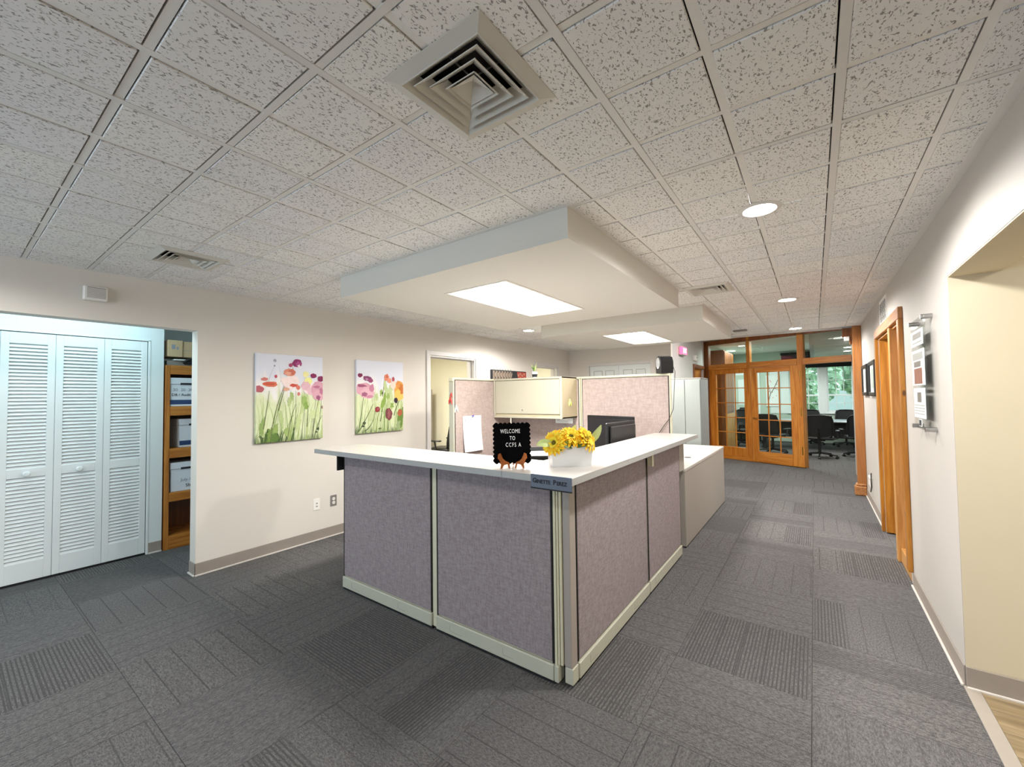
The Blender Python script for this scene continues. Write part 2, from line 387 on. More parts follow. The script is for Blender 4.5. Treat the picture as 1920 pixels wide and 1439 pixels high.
def text(s, size, m, parent, loc, rot, name='lettering', bold=0., spacing=1., ext=.0006, align='CENTER', sx=1.):
    cu = bpy.data.curves.new(name, 'FONT'); cu.body = s; cu.size = size; cu.align_x = align; cu.align_y = 'CENTER'; cu.extrude = ext; cu.offset = bold; cu.space_character = spacing
    cu.resolution_u = 3
    o = bpy.data.objects.new('tmp', cu); COL.objects.link(o)
    dg = bpy.context.evaluated_depsgraph_get(); me = bpy.data.meshes.new_from_object(o.evaluated_get(dg)); me.name = name
    bpy.data.objects.remove(o); bpy.data.curves.remove(cu)
    me.materials.clear(); me.materials.append(m)
    t = link(name, me, parent, loc, rot); t.scale = (sx, 1, 1); return t
# ------------------------------------------------------------------ main dimensions
XL, XR, CE, S = -4.164, .557, 2.387, .3048
GX, GY = -1.127, .9255                     # a crossing of the ceiling grid
YB, XC = 7.80, -2.085                      # back wall, corner of the blue-grey hall wall
YE = 7.70                                  # far edge of the dropped ceiling
HC = 2.70                                  # hall and conference ceiling
YW = 15.0                                  # conference window wall
# ------------------------------------------------------------------ floor
floor = structure(bx(-6.8, 2.9, -3.1, YW+.1, -.12, -.006).obj('floor', M_PLEN), 'grey carpet tile floor laid quarter-turned')
P = .609
tile_me = bx(-P/2+.0006, P/2-.0006, -P/2+.0006, P/2-.0006, -.006, 0, .0012).mesh('carpet_tile'); tile_me.materials.append(M_CARPET)
far_cells = []
def visible(x, y, z, pad=60):
    p = proj(x, y, z); return p is not None and -pad < p[0] < 1920+pad and -pad < p[1] < 1439+pad
ncarpet = 0
TX, TY = -.052, 3.04
CORD = {(-1, -1): (0, 1), (-2, -2): (0, .9), (-4, -3): (.05, 1), (-6, -5): (0, 1), (-3, -3): (.35, .8), (-3, -4): (0, .5), (0, -1): (.55, .95), (0, 0): (0, .3), (-1, 0): (0, 0), (-2, -1): (0, 0), (-1, -2): (0, 0), (0, -2): (0, 0), (-2, -3): (0, 0), (-4, -4): (0, 0), (-5, -3): (0, 0), (-5, -4): (0, 0), (-5, -2): (0, .2), (-6, -3): (0, 0), (-6, -4): (0, 0), (-7, -4): (0, 0), (-5, -5): (0, 0), (-4, -5): (0, 0), (-3, -5): (.1, .6), (-1, -3): (0, 0), (-2, -4): (0, 1), (-4, -2): (0, 0), (-1, 1): (0, 0), (0, 1): (0, 0), (0, 2): (.3, 1), (-1, 2): (.5, .8), (-7, -3): (0, .3)}
for i in range(-10, 6):
    for j in range(-11, 21):
        x, y = TX+P*(i+.5), TY+P*(j+.5)
        if x < -5.75 or y > 14.9: continue
        x0, x1, y0, y1 = x-P/2, x+P/2, y-P/2, y+P/2
        lim = XR if y < 3.0 else 2.8
        if x0 > lim: continue
        vis = any(visible(a, b, 0) for a in (x0, x, x1) for b in (y0, y, y1))
        rr = [(x0, min(x1, lim), y0, min(y1, 14.98))]
        if y < 3.04 < y1+.02 and x1 > XR: rr = [(x0, XR, y0, y1)]
        if vis and y < 8.6 and ncarpet < 295 and (y < 7.9 or x > -2.6) and x > -5.3:
            q = rr[0]
            if abs(q[1]-x1) < 1e-4 and abs(q[3]-y1) < 1e-4:
                o = link('carpet_tile', tile_me, floor, (x, y, 0))
            else:
                me = bx(q[0]-x, q[1]-x, q[2]-y, q[3]-y, -.006, 0, .0012).mesh('carpet_tile'); me.materials.append(M_CARPET); o = link('carpet_tile', me, floor, (x, y, 0))
            if (i+j) % 2 and o.data == tile_me: o.rotation_euler = (0, 0, PI/2)
            z_ = CORD.get((i, j))
            if z_ is None:
                q_ = random.random(); z_ = (0, 1) if q_ < .13 else ((random.uniform(0, .3), random.uniform(.45, .7)) if q_ < .28 else ((random.uniform(.55, .75), 1) if q_ < .38 else (0, 0)))
            o.color = (z_[0], z_[1], random.uniform(.45, 1), 1)
            ncarpet += 1
        else: far_cells.append((rr[0], 1-(i+j) % 2))
for par in (0, 1):
    b = B().mat(M_CARPET)
    for (q, pp) in far_cells:
        if pp == par:
            if par: b.box(q[0]+.0006, q[1]-.0006, q[2]+.0006, q[3]-.0006, -.006, 0)
            else: b.box(q[2]+.0006, q[3]-.0006, -q[1]+.0006, -q[0]-.0006, -.006, 0)
    o = b.obj('carpet_tiles', None, floor); o['kind'] = 'stuff'
    if not par: o.rotation_euler = (0, 0, PI/2)
# rotated object: local (x,y) = (world y, -world x)
fs = structure(bx(XR+.02, 2.9, -3.1, 2.97, -.004, -.001).obj('floor_passage', M_PLEN), 'taupe wood-look vinyl plank floor of the side passage')
for k in range(22):
    y1 = 2.965-k*.15
    if y1 < -.3: break
    for x0 in ((XR+.045, XR+.045+.55+(k % 3)*.3), (XR+.045+.552+(k % 3)*.3, 2.6)):
        bx(x0[0], x0[1]-.002, y1-.148, y1, -.001, .004, .001).obj('floor_plank', M_LAMFL, fs)
structure(bx(XR-.01, XR+.045, -3., 2.968, -.004, .009, .003).obj('trim_1', M_STRIP), 'grey transition strip between carpet and vinyl planks')
# ------------------------------------------------------------------ ceiling
SOFFITS = [(-2.945, -.965, 1.82, 3.90), (-2.915, -.925, 4.70, 6.56)]
VENTS = [(-.817, .942, .186), (-3.345, .955, .186), (-.74, 4.045, .186)]
holes = list(SOFFITS)+[(x-r+.03, x+r-.03, y-r+.03, y+r-.03) for x, y, r in VENTS]
ceil = B().mat(M_PLEN)
ceil.box(XL-.1, XR+.1, -3.1, YE, CE+.12, CE+.16)
ceil.box(XL-.1, XC, YE, YB+.05, CE+.12, CE+.16)
ceiling = structure(ceil.obj('ceiling'), 'dropped ceiling of square fissured tiles in a pale metal grid')
full_me = bx(.013, S-.017, .014, S-.016, 0, .012, .002).mesh('ceiling_tile'); full_me.materials.append(M_CEIL)
cells = []
for i in range(-10, 6):
    for j in range(-13, 24):
        x0, y0 = GX+i*S, GY+j*S; x1, y1 = x0+S, y0+S
        r = (max(x0+.013, XL+.01), min(x1-.017, XR-.01), y0+.014, min(y1-.016, YE-.06 if x0 > XC-.2 else YB-.01))
        if r[1]-r[0] < .02 or r[3]-r[2] < .02: continue
        rects = [r]
        for h in holes:
            hh = (h[0]-.012, h[1]+.012, h[2]-.012, h[3]+.012)
            rects = [q for a in rects for q in sub(a, hh)]
        if not rects: continue
        vis = any(visible(a, b, CE, 20) for a in (x0, x1) for b in (y0, y1))
        if not vis: 
            cells.append((99, x0, y0, rects, False)); continue
        d = math.hypot((x0+x1)/2, (y0+y1)/2); cells.append((d, x0, y0, rects, True))
cells.sort(key=lambda c: c[0])
rest = {True: B().mat(M_CEIL), False: B().mat(M_CEIL)}
for n, (d, x0, y0, rects, vis) in enumerate(cells):
    isfull = len(rects) == 1 and abs(rects[0][0]-x0-.013) < 1e-4 and abs(rects[0][1]-x0-S+.017) < 1e-4 and abs(rects[0][3]-y0-S+.016) < 1e-4 and abs(rects[0][2]-y0-.014) < 1e-4
    if n < 298 and vis:
        if isfull:
            o = link('ceiling_tile', full_me, ceiling, (x0, y0, CE+random.uniform(-.0008, .0008)))
        else:
            b = B().mat(M_CEIL)
            for q in rects: b.box(q[0]-x0, q[1]-x0, q[2]-y0, q[3]-y0, 0, .012)
            o = b.obj('ceiling_tile', None, ceiling, (x0, y0, CE))
    else:
        for q in rects: rest[vis].box(*q, CE, CE+.012)
for v in (True, False):
    o = rest[v].obj('ceiling_tiles', None, ceiling); o['kind'] = 'stuff'
def bars(r, m, z, name):
    rects = [r]
    for h in holes: rects = [q for a in rects for q in sub(a, h)]
    if not rects: return
    b = B().mat(m)
    for q in rects: b.box(*q, z, z+.012)
    b.obj(name, None, ceiling)
for i in range(-9, 6):
    x = GX+i*S; tee = (i % 2 == 0)
    bars((x-.0125, x+.0125, -3., YE-.03 if x > XC else YB), M_BARS if tee else M_BAR, CE-.0004 if tee else CE+.003, 'grid_runner')
for j in range(-12, 23):
    y = GY+j*S; tee = ((j-3) % 4 == 0)
    bars((XL, XR, y-.0115, y+.0105), M_BARS if tee else M_BAR, CE+.001 if tee else CE+.0036, 'grid_cross_bar')
b = B().mat(M_BAR)
b.box(XL, XL+.02, -3., YB, CE-.0015, CE+.012); b.box(XR-.035, XR, -3., YE, CE-.0015, CE+.012); b.box(XL, XC, YB-.02, YB, CE-.0015, CE+.012)
for h in SOFFITS:
    b.box(h[0]-.022, h[0], h[2]-.022, h[3]+.022, CE-.002, CE+.012); b.box(h[1], h[1]+.022, h[2]-.022, h[3]+.022, CE-.002, CE+.012)
    b.box(h[0], h[1], h[2]-.022, h[2], CE-.002, CE+.012); b.box(h[0], h[1], h[3], h[3]+.022, CE-.002, CE+.012)
b.obj('wall_angle', None, ceiling)
bx(XC, XR, YE-.03, YE, CE-.02, HC+.03).obj('fascia', M_TRIMW, ceiling)
structure(bx(XC-.1, 3., YE, YW+.05, HC, HC+.06).obj('ceiling_hall', M_SOF), 'plain pale hall and conference ceiling')
# dropped soffits with troffer lights
for n, (h, zb, tr, lab) in enumerate(((SOFFITS[0], 2.226, (-2.225, -1.645, 2.22, 3.40), 'nearer'), (SOFFITS[1], 2.226, (-2.225, -1.645, 5.06, 6.29), 'farther'))):
    b = B().mat(M_SOF)
    for q in sub(h, (tr[0]+.015, tr[1]-.015, tr[2]+.015, tr[3]-.015)): b.box(*q, zb, zb+.012)
    b.box(h[0], h[0]+.012, h[2], h[3], zb+.012, CE+.03); b.box(h[1]-.012, h[1], h[2], h[3], zb+.012, CE+.03)
    b.box(h[0]+.012, h[1]-.012, h[2], h[2]+.012, zb+.012, CE+.03); b.box(h[0]+.012, h[1]-.012, h[3]-.012, h[3], zb+.012, CE+.03)
    b.box(*h, CE+.03, CE+.04)
    structure(b.obj('ceiling_soffit'), lab+' dropped drywall box carrying a long recessed light')
    cx = (tr[0]+tr[1])/2; cy = (tr[2]+tr[3])/2; hw = (tr[1]-tr[0])/2; hl = (tr[3]-tr[2])/2
    t = thing('recessed_troffer_light', ('long lit troffer light recessed in the large box soffit above the counter' if n == 0 else 'long lit troffer light recessed in the farther, smaller-looking box soffit'), 'light', (cx, cy, zb), 0, 'troffer lights')
    B().mat(M_TRIMW).frame(-hw, hw, -hl, hl, .018, -.004, .004).obj('frame', None, t, rot=(PI/2, 0, 0))
    for sx in (-1, 1):   # curved side reflectors
        b = B().mat(M_TROF2); k = 6
        pts = [(sx*(hw-.016), .0), (sx*(hw-.03), .045), (sx*(hw-.09), .075), (sx*.115, .06)]
        for (a0, z0), (a1, z1) in zip(pts, pts[1:]): b.poly([(a0, -hl+.016, z0), (a1, -hl+.016, z1), (a1, hl-.016, z1), (a0, hl-.016, z0)])
        b.obj('reflector', None, t, smooth=True)
    for sy in (-1, 1): B().mat(M_TROF2).box(-hw+.016, hw-.016, sy*(hl-.016)-.002, sy*(hl-.016)+.002, .0, .08).obj('end_cap', None, t)
    b = B().mat(M_TROF); pr = [(-.115, .06), (-.085, .025), (-.04, .006), (.04, .006), (.085, .025), (.115, .06)]
    for (a0, z0), (a1, z1) in zip(pr, pr[1:]): b.poly([(a0, -hl+.018, z0), (a0, hl-.018, z0), (a1, hl-.018, z1), (a1, -hl+.018, z1)])
    b.obj('lens', None, t, smooth=True)
    area('troffer_lamp', (cx, cy, zb-.012), (.3, 2*hl-.1), 42 if n == 0 else 36, WARM if n else NEUT)
# downlights
DL = [(-.20, 2.455, 'lit round downlight nearest the four-way vent, above the walkway', 9), (-.194, 5.01, 'lit round downlight midway along the walkway ceiling', 9),
      (-.196, 7.30, 'lit round downlight just before the wood-framed glass partition', 8), (-3.27, 4.93, 'lit round downlight between the box soffit and the painting wall', 8), (-.20, -.05, 'round downlight above the camera end of the walkway', 4), (-3.27, -.3, 'round downlight by the closet side of the entry', 4)]
dl0 = None
for x, y, lab, pw in DL:
    if dl0 is None:
        dl0 = thing('round_downlight', lab, 'light', (x, y, CE), 0, 'round ceiling downlights'); t = dl0
        B().mat(M_TRIMW).lathe([(.098, 0), (.098, -.003), (.076, -.007), (.073, -.001), (.073, 0)], 32).obj('trim_ring', None, t, smooth=True)
        B().mat(M_DOWN).lathe([(.073, -.002), (.05, -.0045), (.001, -.0055)], 28).obj('lens', None, t, smooth=True)
    else:
        t = copy_tree(dl0); t.location = (x, y, CE); t['label'] = lab
    l = bpy.data.lights.new('downlight_lamp', 'SPOT'); l.energy = pw*11.5; l.color = NEUT; l.spot_size = math.radians(172); l.spot_blend = .35; l.shadow_soft_size = .1
    o = bpy.data.objects.new('downlight_lamp', l); COL.objects.link(o); o.location = (x, y, CE-.012)
if 1:
    pass
# square diffusers
def vent(label):
    t = thing('square_ceiling_vent', label, 'vent', (0, 0, 0), 0, 'square ceiling vents')
    def ring(a, b, za, zb, m, name):
        bb = B().mat(m); P4 = lambda r, z: [(-r, -r, z), (r, -r, z), (r, r, z), (-r, r, z)]
        A, Bq = P4(a, za), P4(b, zb)
        for k in range(4): bb.poly([A[k], A[(k+1) % 4], Bq[(k+1) % 4], Bq[k]])
        o = bb.obj(name, None, t)
        md = o.modifiers.new('solid', 'SOLIDIFY'); md.thickness = .0025
        return o
    ring(.186, .150, -.002, -.014, M_VENT, 'outer_flange')
    ring(.150, .112, -.014, .02, M_VENT, 'inner_collar')
    for a in (.124, .090, .056): ring(a, a-.037, -.013, .018, M_VENT, 'louvre')
    bb = B().mat(M_VENT); r = .046
    for k in range(4):
        c = [(-r, -r), (r, -r), (r, r), (-r, r)]; p, q = c[k], c[(k+1) % 4]; bb.poly([(p[0], p[1], -.010), (q[0], q[1], -.010), (0, 0, .022)])
    bb.obj('centre_cone', None, t)
    bb = B().mat(M_PLEN); bb.box(-.155, .155, -.155, .155, .11, .115); bb.box(-.155, -.15, -.155, .155, .05, .11); bb.box(.15, .155, -.155, .155, .05, .11); bb.box(-.15, .15, -.155, -.15, .05, .11); bb.box(-.15, .15, .15, .155, .05, .11)
    bb.obj('duct_box', None, t)
    bb = B().mat(M_STEEL); bb.box(-.15, .15, -.003, .003, .03, .04); bb.box(-.003, .003, -.15, .15, .03, .04); bb.obj('cross_brace', None, t)
    return t
v0 = vent('large-looking square four-way vent in the ceiling nearest the camera'); v0.location = (VENTS[0][0], VENTS[0][1], CE)
for (x, y, r), lab in zip(VENTS[1:], ('square four-way vent close to the wall above the closet doors', 'square four-way vent beside the box soffit over the walkway')):
    v = copy_tree(v0); v.location = (x, y, CE); v['label'] = lab
t = thing('slot_ceiling_vent', 'narrow dusty slot vent by the wood-framed partition', 'vent', (-1.25, 7.33, CE))
B().mat(M_VENT).box(-.26, .26, -.06, .06, -.006, -.0008, .002).obj('plate', None, t)
for k in range(3): B().mat(M_PLEN).box(-.22, .22, -.04+k*.032, -.025+k*.032, -.0075, -.0055).obj('slot', None, t)
tag(bx(-.09, .09, -.04, .04, -.022, -.001, .004).obj('smoke_sensor', M_GREYP, None, (-.86, 6.95, CE)), 'small dark grey box on the ceiling near the partition', 'sensor')
# ------------------------------------------------------------------ walls
def wall(name, m, boxes, label, parent=None):
    b = B().mat(m)
    for q in boxes: b.box(*q)
    return structure(b.obj(name, None, parent), label)
T = .13
WTOP = CE+.12
wall('wall_left', M_WALL, [(XL-T, XL, 1.274, 3.87, 0, WTOP), (XL-T, XL, 4.80, 6.50, 0, WTOP), (XL-T, XL, 7.31, YB+.1, 0, WTOP), (XL-T, XL, -3.1, 1.274, 2.033, WTOP), (XL-T, XL, 3.87, 4.80, 2.02, WTOP), (XL-T, XL, 6.50, 7.31, 2.02, WTOP), (XL-T, XL, -3.1, -1.3, 0, 2.033)], 'long greige wall with closet opening, two paintings and two office doorways')
wall('wall_back', M_WALL, [(XL, -3.70, YB, YB+.1, 0, WTOP), (-2.46, XC-.0, YB, YB+.1, 0, WTOP), (-3.70, -2.46, YB, YB+.1, 2.04, WTOP)], 'greige back wall with white double doors')
wall('wall_hall', M_GREYW, [(XC-.1, XC, YB+.1, 9.55, 0, HC), (XC-.1, XC, 10.52, 10.8, 0, HC), (XC-.1, XC, 9.55, 10.52, 2.03, HC)], 'blue-grey side wall of the hall with exit sign')
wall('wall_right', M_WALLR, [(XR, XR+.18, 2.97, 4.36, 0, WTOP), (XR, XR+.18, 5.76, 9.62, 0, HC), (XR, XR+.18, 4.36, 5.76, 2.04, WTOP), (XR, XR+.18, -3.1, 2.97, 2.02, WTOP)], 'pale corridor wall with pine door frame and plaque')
wall('wall_passage', M_CREAM, [(XR+.18, 2.9, 2.97, 3.09, 0, WTOP), (2.8, 2.9, -3.1, 2.97, 0, WTOP)], 'cream wall of the side passage')
structure(bx(XR+.18, 2.9, -3.1, 3.0, CE+.02, CE+.06).obj('ceiling_passage', M_CREAM), 'plain ceiling of the side passage')
# reveal of the passage opening painted cream
wall('wall_reveal', M_CREAM, [(XR+.002, 2.8, 2.966, 2.9699, 0, 2.6), (XR+.002, XR+.178, -3.0, 2.966, 2.014, 2.0199), (XR+.178, XR+.182, -3.0, 2.966, 2.014, 2.5)], 'cream reveal of the passage opening')
wf = wall('wall_front', M_WALL, [(XL-1.7, -3.9, -3.1, -3.0, 0, WTOP), (-1.3, 3, -3.1, -3.0, 0, WTOP), (-3.9, -1.3, -3.1, -3.0, 0, .8), (-3.9, -1.3, -3.1, -3.0, 2.1, WTOP)], 'wall behind the camera with a window')
# baseboards
def base(name, segs, label):
    b = B().mat(M_COVE)
    for q in segs: b.box(*q, .0, .105, .002)
    o = b.obj(name); structure(o, label)
    b = B().mat(M_COVEL)
    for q in segs:
        x0, x1, y0, y1 = q
        if x1-x0 < y1-y0:
            if x0 < -3: b.box(x1, x1+.012, y0, y1, 0, .014, .003)
            else: b.box(x0-.012, x0, y0, y1, 0, .014, .003)
        else: b.box(x0, x1, y0-.012, y0, 0, .014, .003)
    b.obj('caulk_line', None, o)
base('baseboard_left', [(XL, XL+.006, 1.268, 3.80), (XL, XL+.006, 4.87, 6.43), (XL-T, XL+.006, 1.268, 1.274)], 'taupe vinyl cove base below the paintings')
base('baseboard_right', [(XR-.006, XR, 2.968, 4.27), (XR-.006, XR, 5.85, 7.6)], 'taupe vinyl cove base of the corridor wall')
base('baseboard_passage', [(XR, 2.8, 2.956, 2.962)], 'taupe vinyl cove base in the side passage')
base('baseboard_back', [(XL, -3.77, YB-.006, YB), (-2.39, XC, YB-.006, YB)], 'taupe vinyl cove base of the back wall')
# --- alcove behind the wall opening
XA = -5.15
wall('wall_alcove', M_ALC, [(XA-.1, XA, -1.4, -.35, 0, WTOP), (XA-.1, XA, 1.2, 1.3, 0, WTOP), (XA-.1, XA, -.35, 1.2, 2.03, WTOP), (-5.9, XL-T, 2.1, 2.2, 0, WTOP), (-5.9, -5.8, 1.3, 2.1, 0, WTOP), (XA-.6, XA-.1, 1.26, 1.3, 0, WTOP), (-5.9, XL-T, -1.4, -1.3, 0, WTOP), (-5.8, -5.7, -1.3, 1.26, 0, WTOP)], 'white painted closet alcove walls')
structure(bx(-5.9, XL-T, -1.4, 2.2, CE, CE+.04).obj('ceiling_alcove', M_ALC), 'plain white alcove ceiling')
base('baseboard_alcove', [(XA, XA+.006, 1.20, 1.30)], 'grey vinyl cove base beside the closet')
# bifold louvred closet doors
door = thing('louvred_closet_door', 'white louvred bifold closet doors in the alcove', 'closet door', (XA, 0, 0))
slat_me = B().mat(M_WHITE).box(-.0035, .0035, -.105, .105, -.0200, .0200, .0012).mesh('slat')
for k in range(5):
    y0 = 1.178-.2975*(k+1); y1 = y0+.2955
    b = B().mat(M_WHITE)
    w = .045
    for q in ((y0, y0+w), (y1-w, y1)): b.box(-.03, -.002, q[0], q[1], .02, 2.015, .002)
    for q in ((.02, .17), (.845, .915), (1.925, 2.015)): b.box(-.03, -.002, y0+w, y1-w, q[0], q[1], .002)
    pn = b.obj('door_panel', None, door)
    for z0, z1 in ((.17, .845), (.915, 1.925)):
        n = int(round((z1-z0)/.0292))
        for j in range(n):
            o = link('slat', slat_me, pn, (-.016, (y0+y1)/2, z0+(j+.5)*(z1-z0)/n), (0, math.radians(-36), 0))
    if k in (1, 2): B().mat(M_WHITE).lathe([(.008, 0), (.008, .012), (.02, .02), (.023, .03), (.016, .038), (.001, .04)], 16, Matrix.Rotation(PI/2, 4, 'Y')).obj('knob', None, pn, (-.002, (y0+y1)/2, .875), smooth=True)
b = B().mat(M_WHITE)
for q in ((1.182, 1.2), ): b.box(-.05, .004, q[0], q[1], 0, 2.03, .002)
b.box(-.05, .004, -.32, 1.2, 2.022, 2.034)
b.obj('jamb', None, door)
B().mat(M_SEAM).box(-.04, -.01, -.3, 1.18, .0, .018).obj('floor_track', None, door)
# wooden shelf unit with storage boxes
XS = -5.13
sh = thing('wooden_shelf_unit', 'honey-coloured wooden shelf unit in the alcove holding file boxes', 'shelf', (XS, 1.312, 0))
levels = [.0, .46, .885, 1.302, 1.71]
b = B().mat(M_SHELF); b.box(-.02, 0, 0, .036, 0, 1.80, .002); b.box(-.40, -.02, 0, .018, 0, 1.80); b.obj('stile', None, sh)
b = B().mat(M_SHELF); b.box(-.02, 0, .70, .736, 0, 1.80, .002); b.box(-.40, -.02, .718, .736, 0, 1.80); b.obj('stile', None, sh)
for z, zt in zip(levels, (.13, .547, .978, 1.391, 1.80)):
    b = B().mat(M_SHELFY); b.box(-.02, -.001, .036, .70, z, zt, .002); b.box(-.39, -.02, .018, .718, zt-.02, zt, .001); b.obj('shelf_board', None, sh)
b = B().mat(M_OAKD); b.box(-.41, -.40, 0, .736, 0, 1.8); b.obj('back_panel', None, sh)
def bankers_box(label, loc, rz=0, navy=True, marks=()):
    t = thing('storage_box', label, 'box', loc, rz, 'white file boxes in the shelf unit')
    B().mat(M_BOXW).box(-.30, 0, 0, .40, 0, .22, .003).obj('body', None, t)
    B().mat(M_BOXW).box(-.305, .005, -.005, .405, .222, .285, .003).obj('lid', None, t)
    B().mat(M_INKD).box(.0005, .0055, .08, .25, .215, .235).obj('hand_hole', None, t)
    if navy: B().mat(M_NAVY).box(.0, .001, 0, .40, .02, .065).obj('print_band', None, t)
    for k, (s, y, z, sz) in enumerate(marks): text(s, sz, M_INKD if k % 2 else M_INK, t, (.002, y, z), (PI/2, 0, PI/2), 'handwriting', align='LEFT')
    return t
bankers_box('white file box with navy stripe and handwriting on the upper shelf', (XS-.015, 1.352, 1.392), 0, True, [('30  20  20', .02, .165, .04), ('DB / Audit', .01, .115, .036)])
bankers_box('white file box with navy stripe set askew on the middle shelf', (XS-.05, 1.44, .979), .12, True, [('~', .15, .14, .05)])
bankers_box('plain white file box with blue handwriting on the lower shelf', (XS-.02, 1.365, .548), 0, False, [('July 18', .08, .11, .04), ('Shred', .12, .05, .045)])
t = thing('cardboard_box', 'tan cardboard carton on top of the wooden shelf unit', 'box', (XS-.02, 1.33, 1.888))
b = B().mat(M_CARD); b.box(-.32, 0, 0, .12, 0, .165, .003); b.box(-.32, -.012, .122, .5, 0, .16, .003); b.obj('body', None, t)
b = B().mat(M_INK); b.box(0, .001, .03, .06, .075, .12); b.box(0, .001, .07, .085, .07, .1); b.box(-.012, -.011, .125, .45, .065, .067); b.obj('print', None, t)
t = thing('flat_file_stack', 'grey binder and folded black sheet under the cardboard carton', 'papers', (XS-.02, 1.33, 1.80))
B().mat(M_GREYP).box(-.33, -.02, 0, .4, 0, .05, .004).obj('binder', None, t)
B().mat(M_PAPER).box(-.3, 0, .05, .42, .052, .064, .003).obj('folder', None, t)
b = B().mat(M_SEAM); b.path([(.0, .12, .03), (.012, .17, .066), (.0, .25, .072), (.0, .4, .066)], .012, 8); b.box(-.02, .008, .13, .42, .015, .055, .008); b.obj('black_sheet', None, t)
# --- office doorways on wall_left
def doorway(n, y0, y1, zt, w=.062):
    b = B().mat(M_TRIMW)
    b.box(0, .016, y0-w, y0, 0, zt+w, .003); b.box(0, .016, y1, y1+w, 0, zt+w, .003); b.box(0, .016, y0, y1, zt, zt+w, .003)
    for q in ((y0, y0+.02), (y1-.02, y1)): b.box(-.15, -.0, q[0], q[1], 0, zt, .001)
    b.box(-.15, 0, y0+.02, y1-.02, zt-.02, zt); b.box(-.10, -.07, y1-.032, y1-.02, 0, zt-.02); b.box(-.10, -.07, y0+.02, y1-.02, zt-.032, zt-.02)
    return structure(b.obj('door_%d' % n, None, None, (XL, 0, 0)), 'pale cased office doorway %s' % ('beside the second flower painting' if n == 1 else 'near the far corner'))
doorway(1, 3.87, 4.80, 2.02); doorway(2, 6.50, 7.31, 2.02)
wall('wall_office', M_YELL, [(-7.0, XL-T, 6.26, 6.36, 0, WTOP), (-7.1, -7.0, 2.1, 9.0, 0, WTOP), (-7, XL-T, 9.0, 9.1, 0, WTOP), (-7, XL-T, 2.2, 2.3, 0, WTOP), (XL-T-.004, XL-T, 2.3, 3.85, 0, WTOP), (XL-T-.004, XL-T, 4.82, 6.26, 0, WTOP)], 'pale yellow office walls')
structure(bx(-7.1, XL-T, 2.2, 9.1, CE+.02, CE+.06).obj('ceiling_office', M_YELL), 'plain office ceiling')
# white double doors in the back wall
dd = thing('door_3', 'white six-panel double doors in the back wall', 'door', (-3.70, YB, 0))
tag(dd, kind='structure')
del dd['category']
b = B().mat(M_TRIMW); b.frame(-.065, 1.305, -.0, 2.105, .065, -.016, 0, .003, bottom=False); b.obj('door_casing', None, dd)
for k in range(2):
    x0 = .006+k*.617
    b = B().mat(M_WHITE); b.box(x0, x0+.611, .012, .045, .01, 2.035, .002)
    lf = b.obj('door_leaf', None, dd)
    for xx in (x0+.1, x0+.35):
        for z0, z1 in ((.2, .85), (.98, 1.6), (1.74, 1.93)):
            b = B().mat(M_WHITE); b.box(xx, xx+.16, .004, .012, z0, z1, .006); b.mat(M_GREYP); b.frame(xx-.012, xx+.172, z0-.012, z1+.012, .006, .0105, .0125); b.obj('raised_panel', None, lf)
# ------------------------------------------------------------------ corridor wall: pine frame
YP0, YP1, ZP = 4.27, 5.85, 2.09
pf = thing('pine_door_frame', 'golden pine double-bay door frame in the corridor wall', 'door frame', (XR, 0, 0))
pf['kind'] = 'structure'; del pf['category']; pf.name = 'door_4'
b = B().mat(M_PINE); b.box(-.028, 0, YP0, YP0+.09, .10, ZP-.09, .004); b.obj('near_casing', None, pf)
b = B().mat(M_PINE); b.box(-.028, 0, YP1-.07, YP1, 0, ZP-.09, .004); b.obj('far_casing', None, pf)
b = B().mat(M_PINEY); b.box(-.028, 0, YP0, YP1, ZP-.09, ZP, .004); b.obj('head_casing', None, pf)
b = B().mat(M_PINEL); b.box(-.022, .05, 4.82, 4.90, 0, ZP-.09, .004); b.obj('mid_post', None, pf)
b = B().mat(M_PINE); b.box(.0, .32, YP1-.145, YP1-.092, .012, ZP-.11, .002); b.box(.06, .085, YP1-.160, YP1-.145, .012, ZP-.11); b.obj('far_jamb', None, pf)
b = B().mat(M_PINE); b.box(.0, .35, YP0+.09, YP1-.09, ZP-.11, ZP-.09); b.obj('head_jamb', None, pf)
b = B().mat(M_PINE)
for k in range(3): b.box(.09, .11, YP0+.09+k*.155, YP0+.09+k*.155+.151, .12, ZP-.11, .003)
b.obj('inner_boards', None, pf)
b = B().mat(M_PINEL); b.box(.0, .11, YP0+.09, 4.83, .0, .12, .004); b.obj('raised_sill', None, pf)
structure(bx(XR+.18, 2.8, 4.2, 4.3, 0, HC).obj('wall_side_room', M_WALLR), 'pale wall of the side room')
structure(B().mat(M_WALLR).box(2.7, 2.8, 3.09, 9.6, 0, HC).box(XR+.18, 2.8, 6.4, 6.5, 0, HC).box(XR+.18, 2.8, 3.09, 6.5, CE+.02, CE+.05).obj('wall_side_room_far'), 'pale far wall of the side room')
# column with plinth at the end of the corridor wall
t = thing('wooden_column', 'reddish oak column with moulded plinth ending the corridor wall', 'column', (XR, 7.66, 0))
b = B().mat(M_OAKX); b.box(-.10, -.001, -.05, .05, .16, CE-.0, .006); b.obj('shaft', None, t).data.materials[0] = M_COLM
b = B().mat(M_PINEY); b.box(-.135, -.001, -.075, .075, 0, .13, .012); b.box(-.118, -.001, -.065, .065, .13, .165, .012); b.obj('plinth', None, t)
b = B().mat(M_OAKD); b.box(-.21, -.002, -.035, .035, 2.24, CE-.022, .004); b.box(-.13, -.102, -.035, .035, 2.13, 2.24, .004); b.obj('head_bracket', None, t)
tag(bx(-.03, .03, -.012, .012, 0, .06, .004).obj('white_door_sensor', M_PLATE, None, (.395, 7.60, 2.18)), 'small white box sensor on the column bracket', 'sensor')
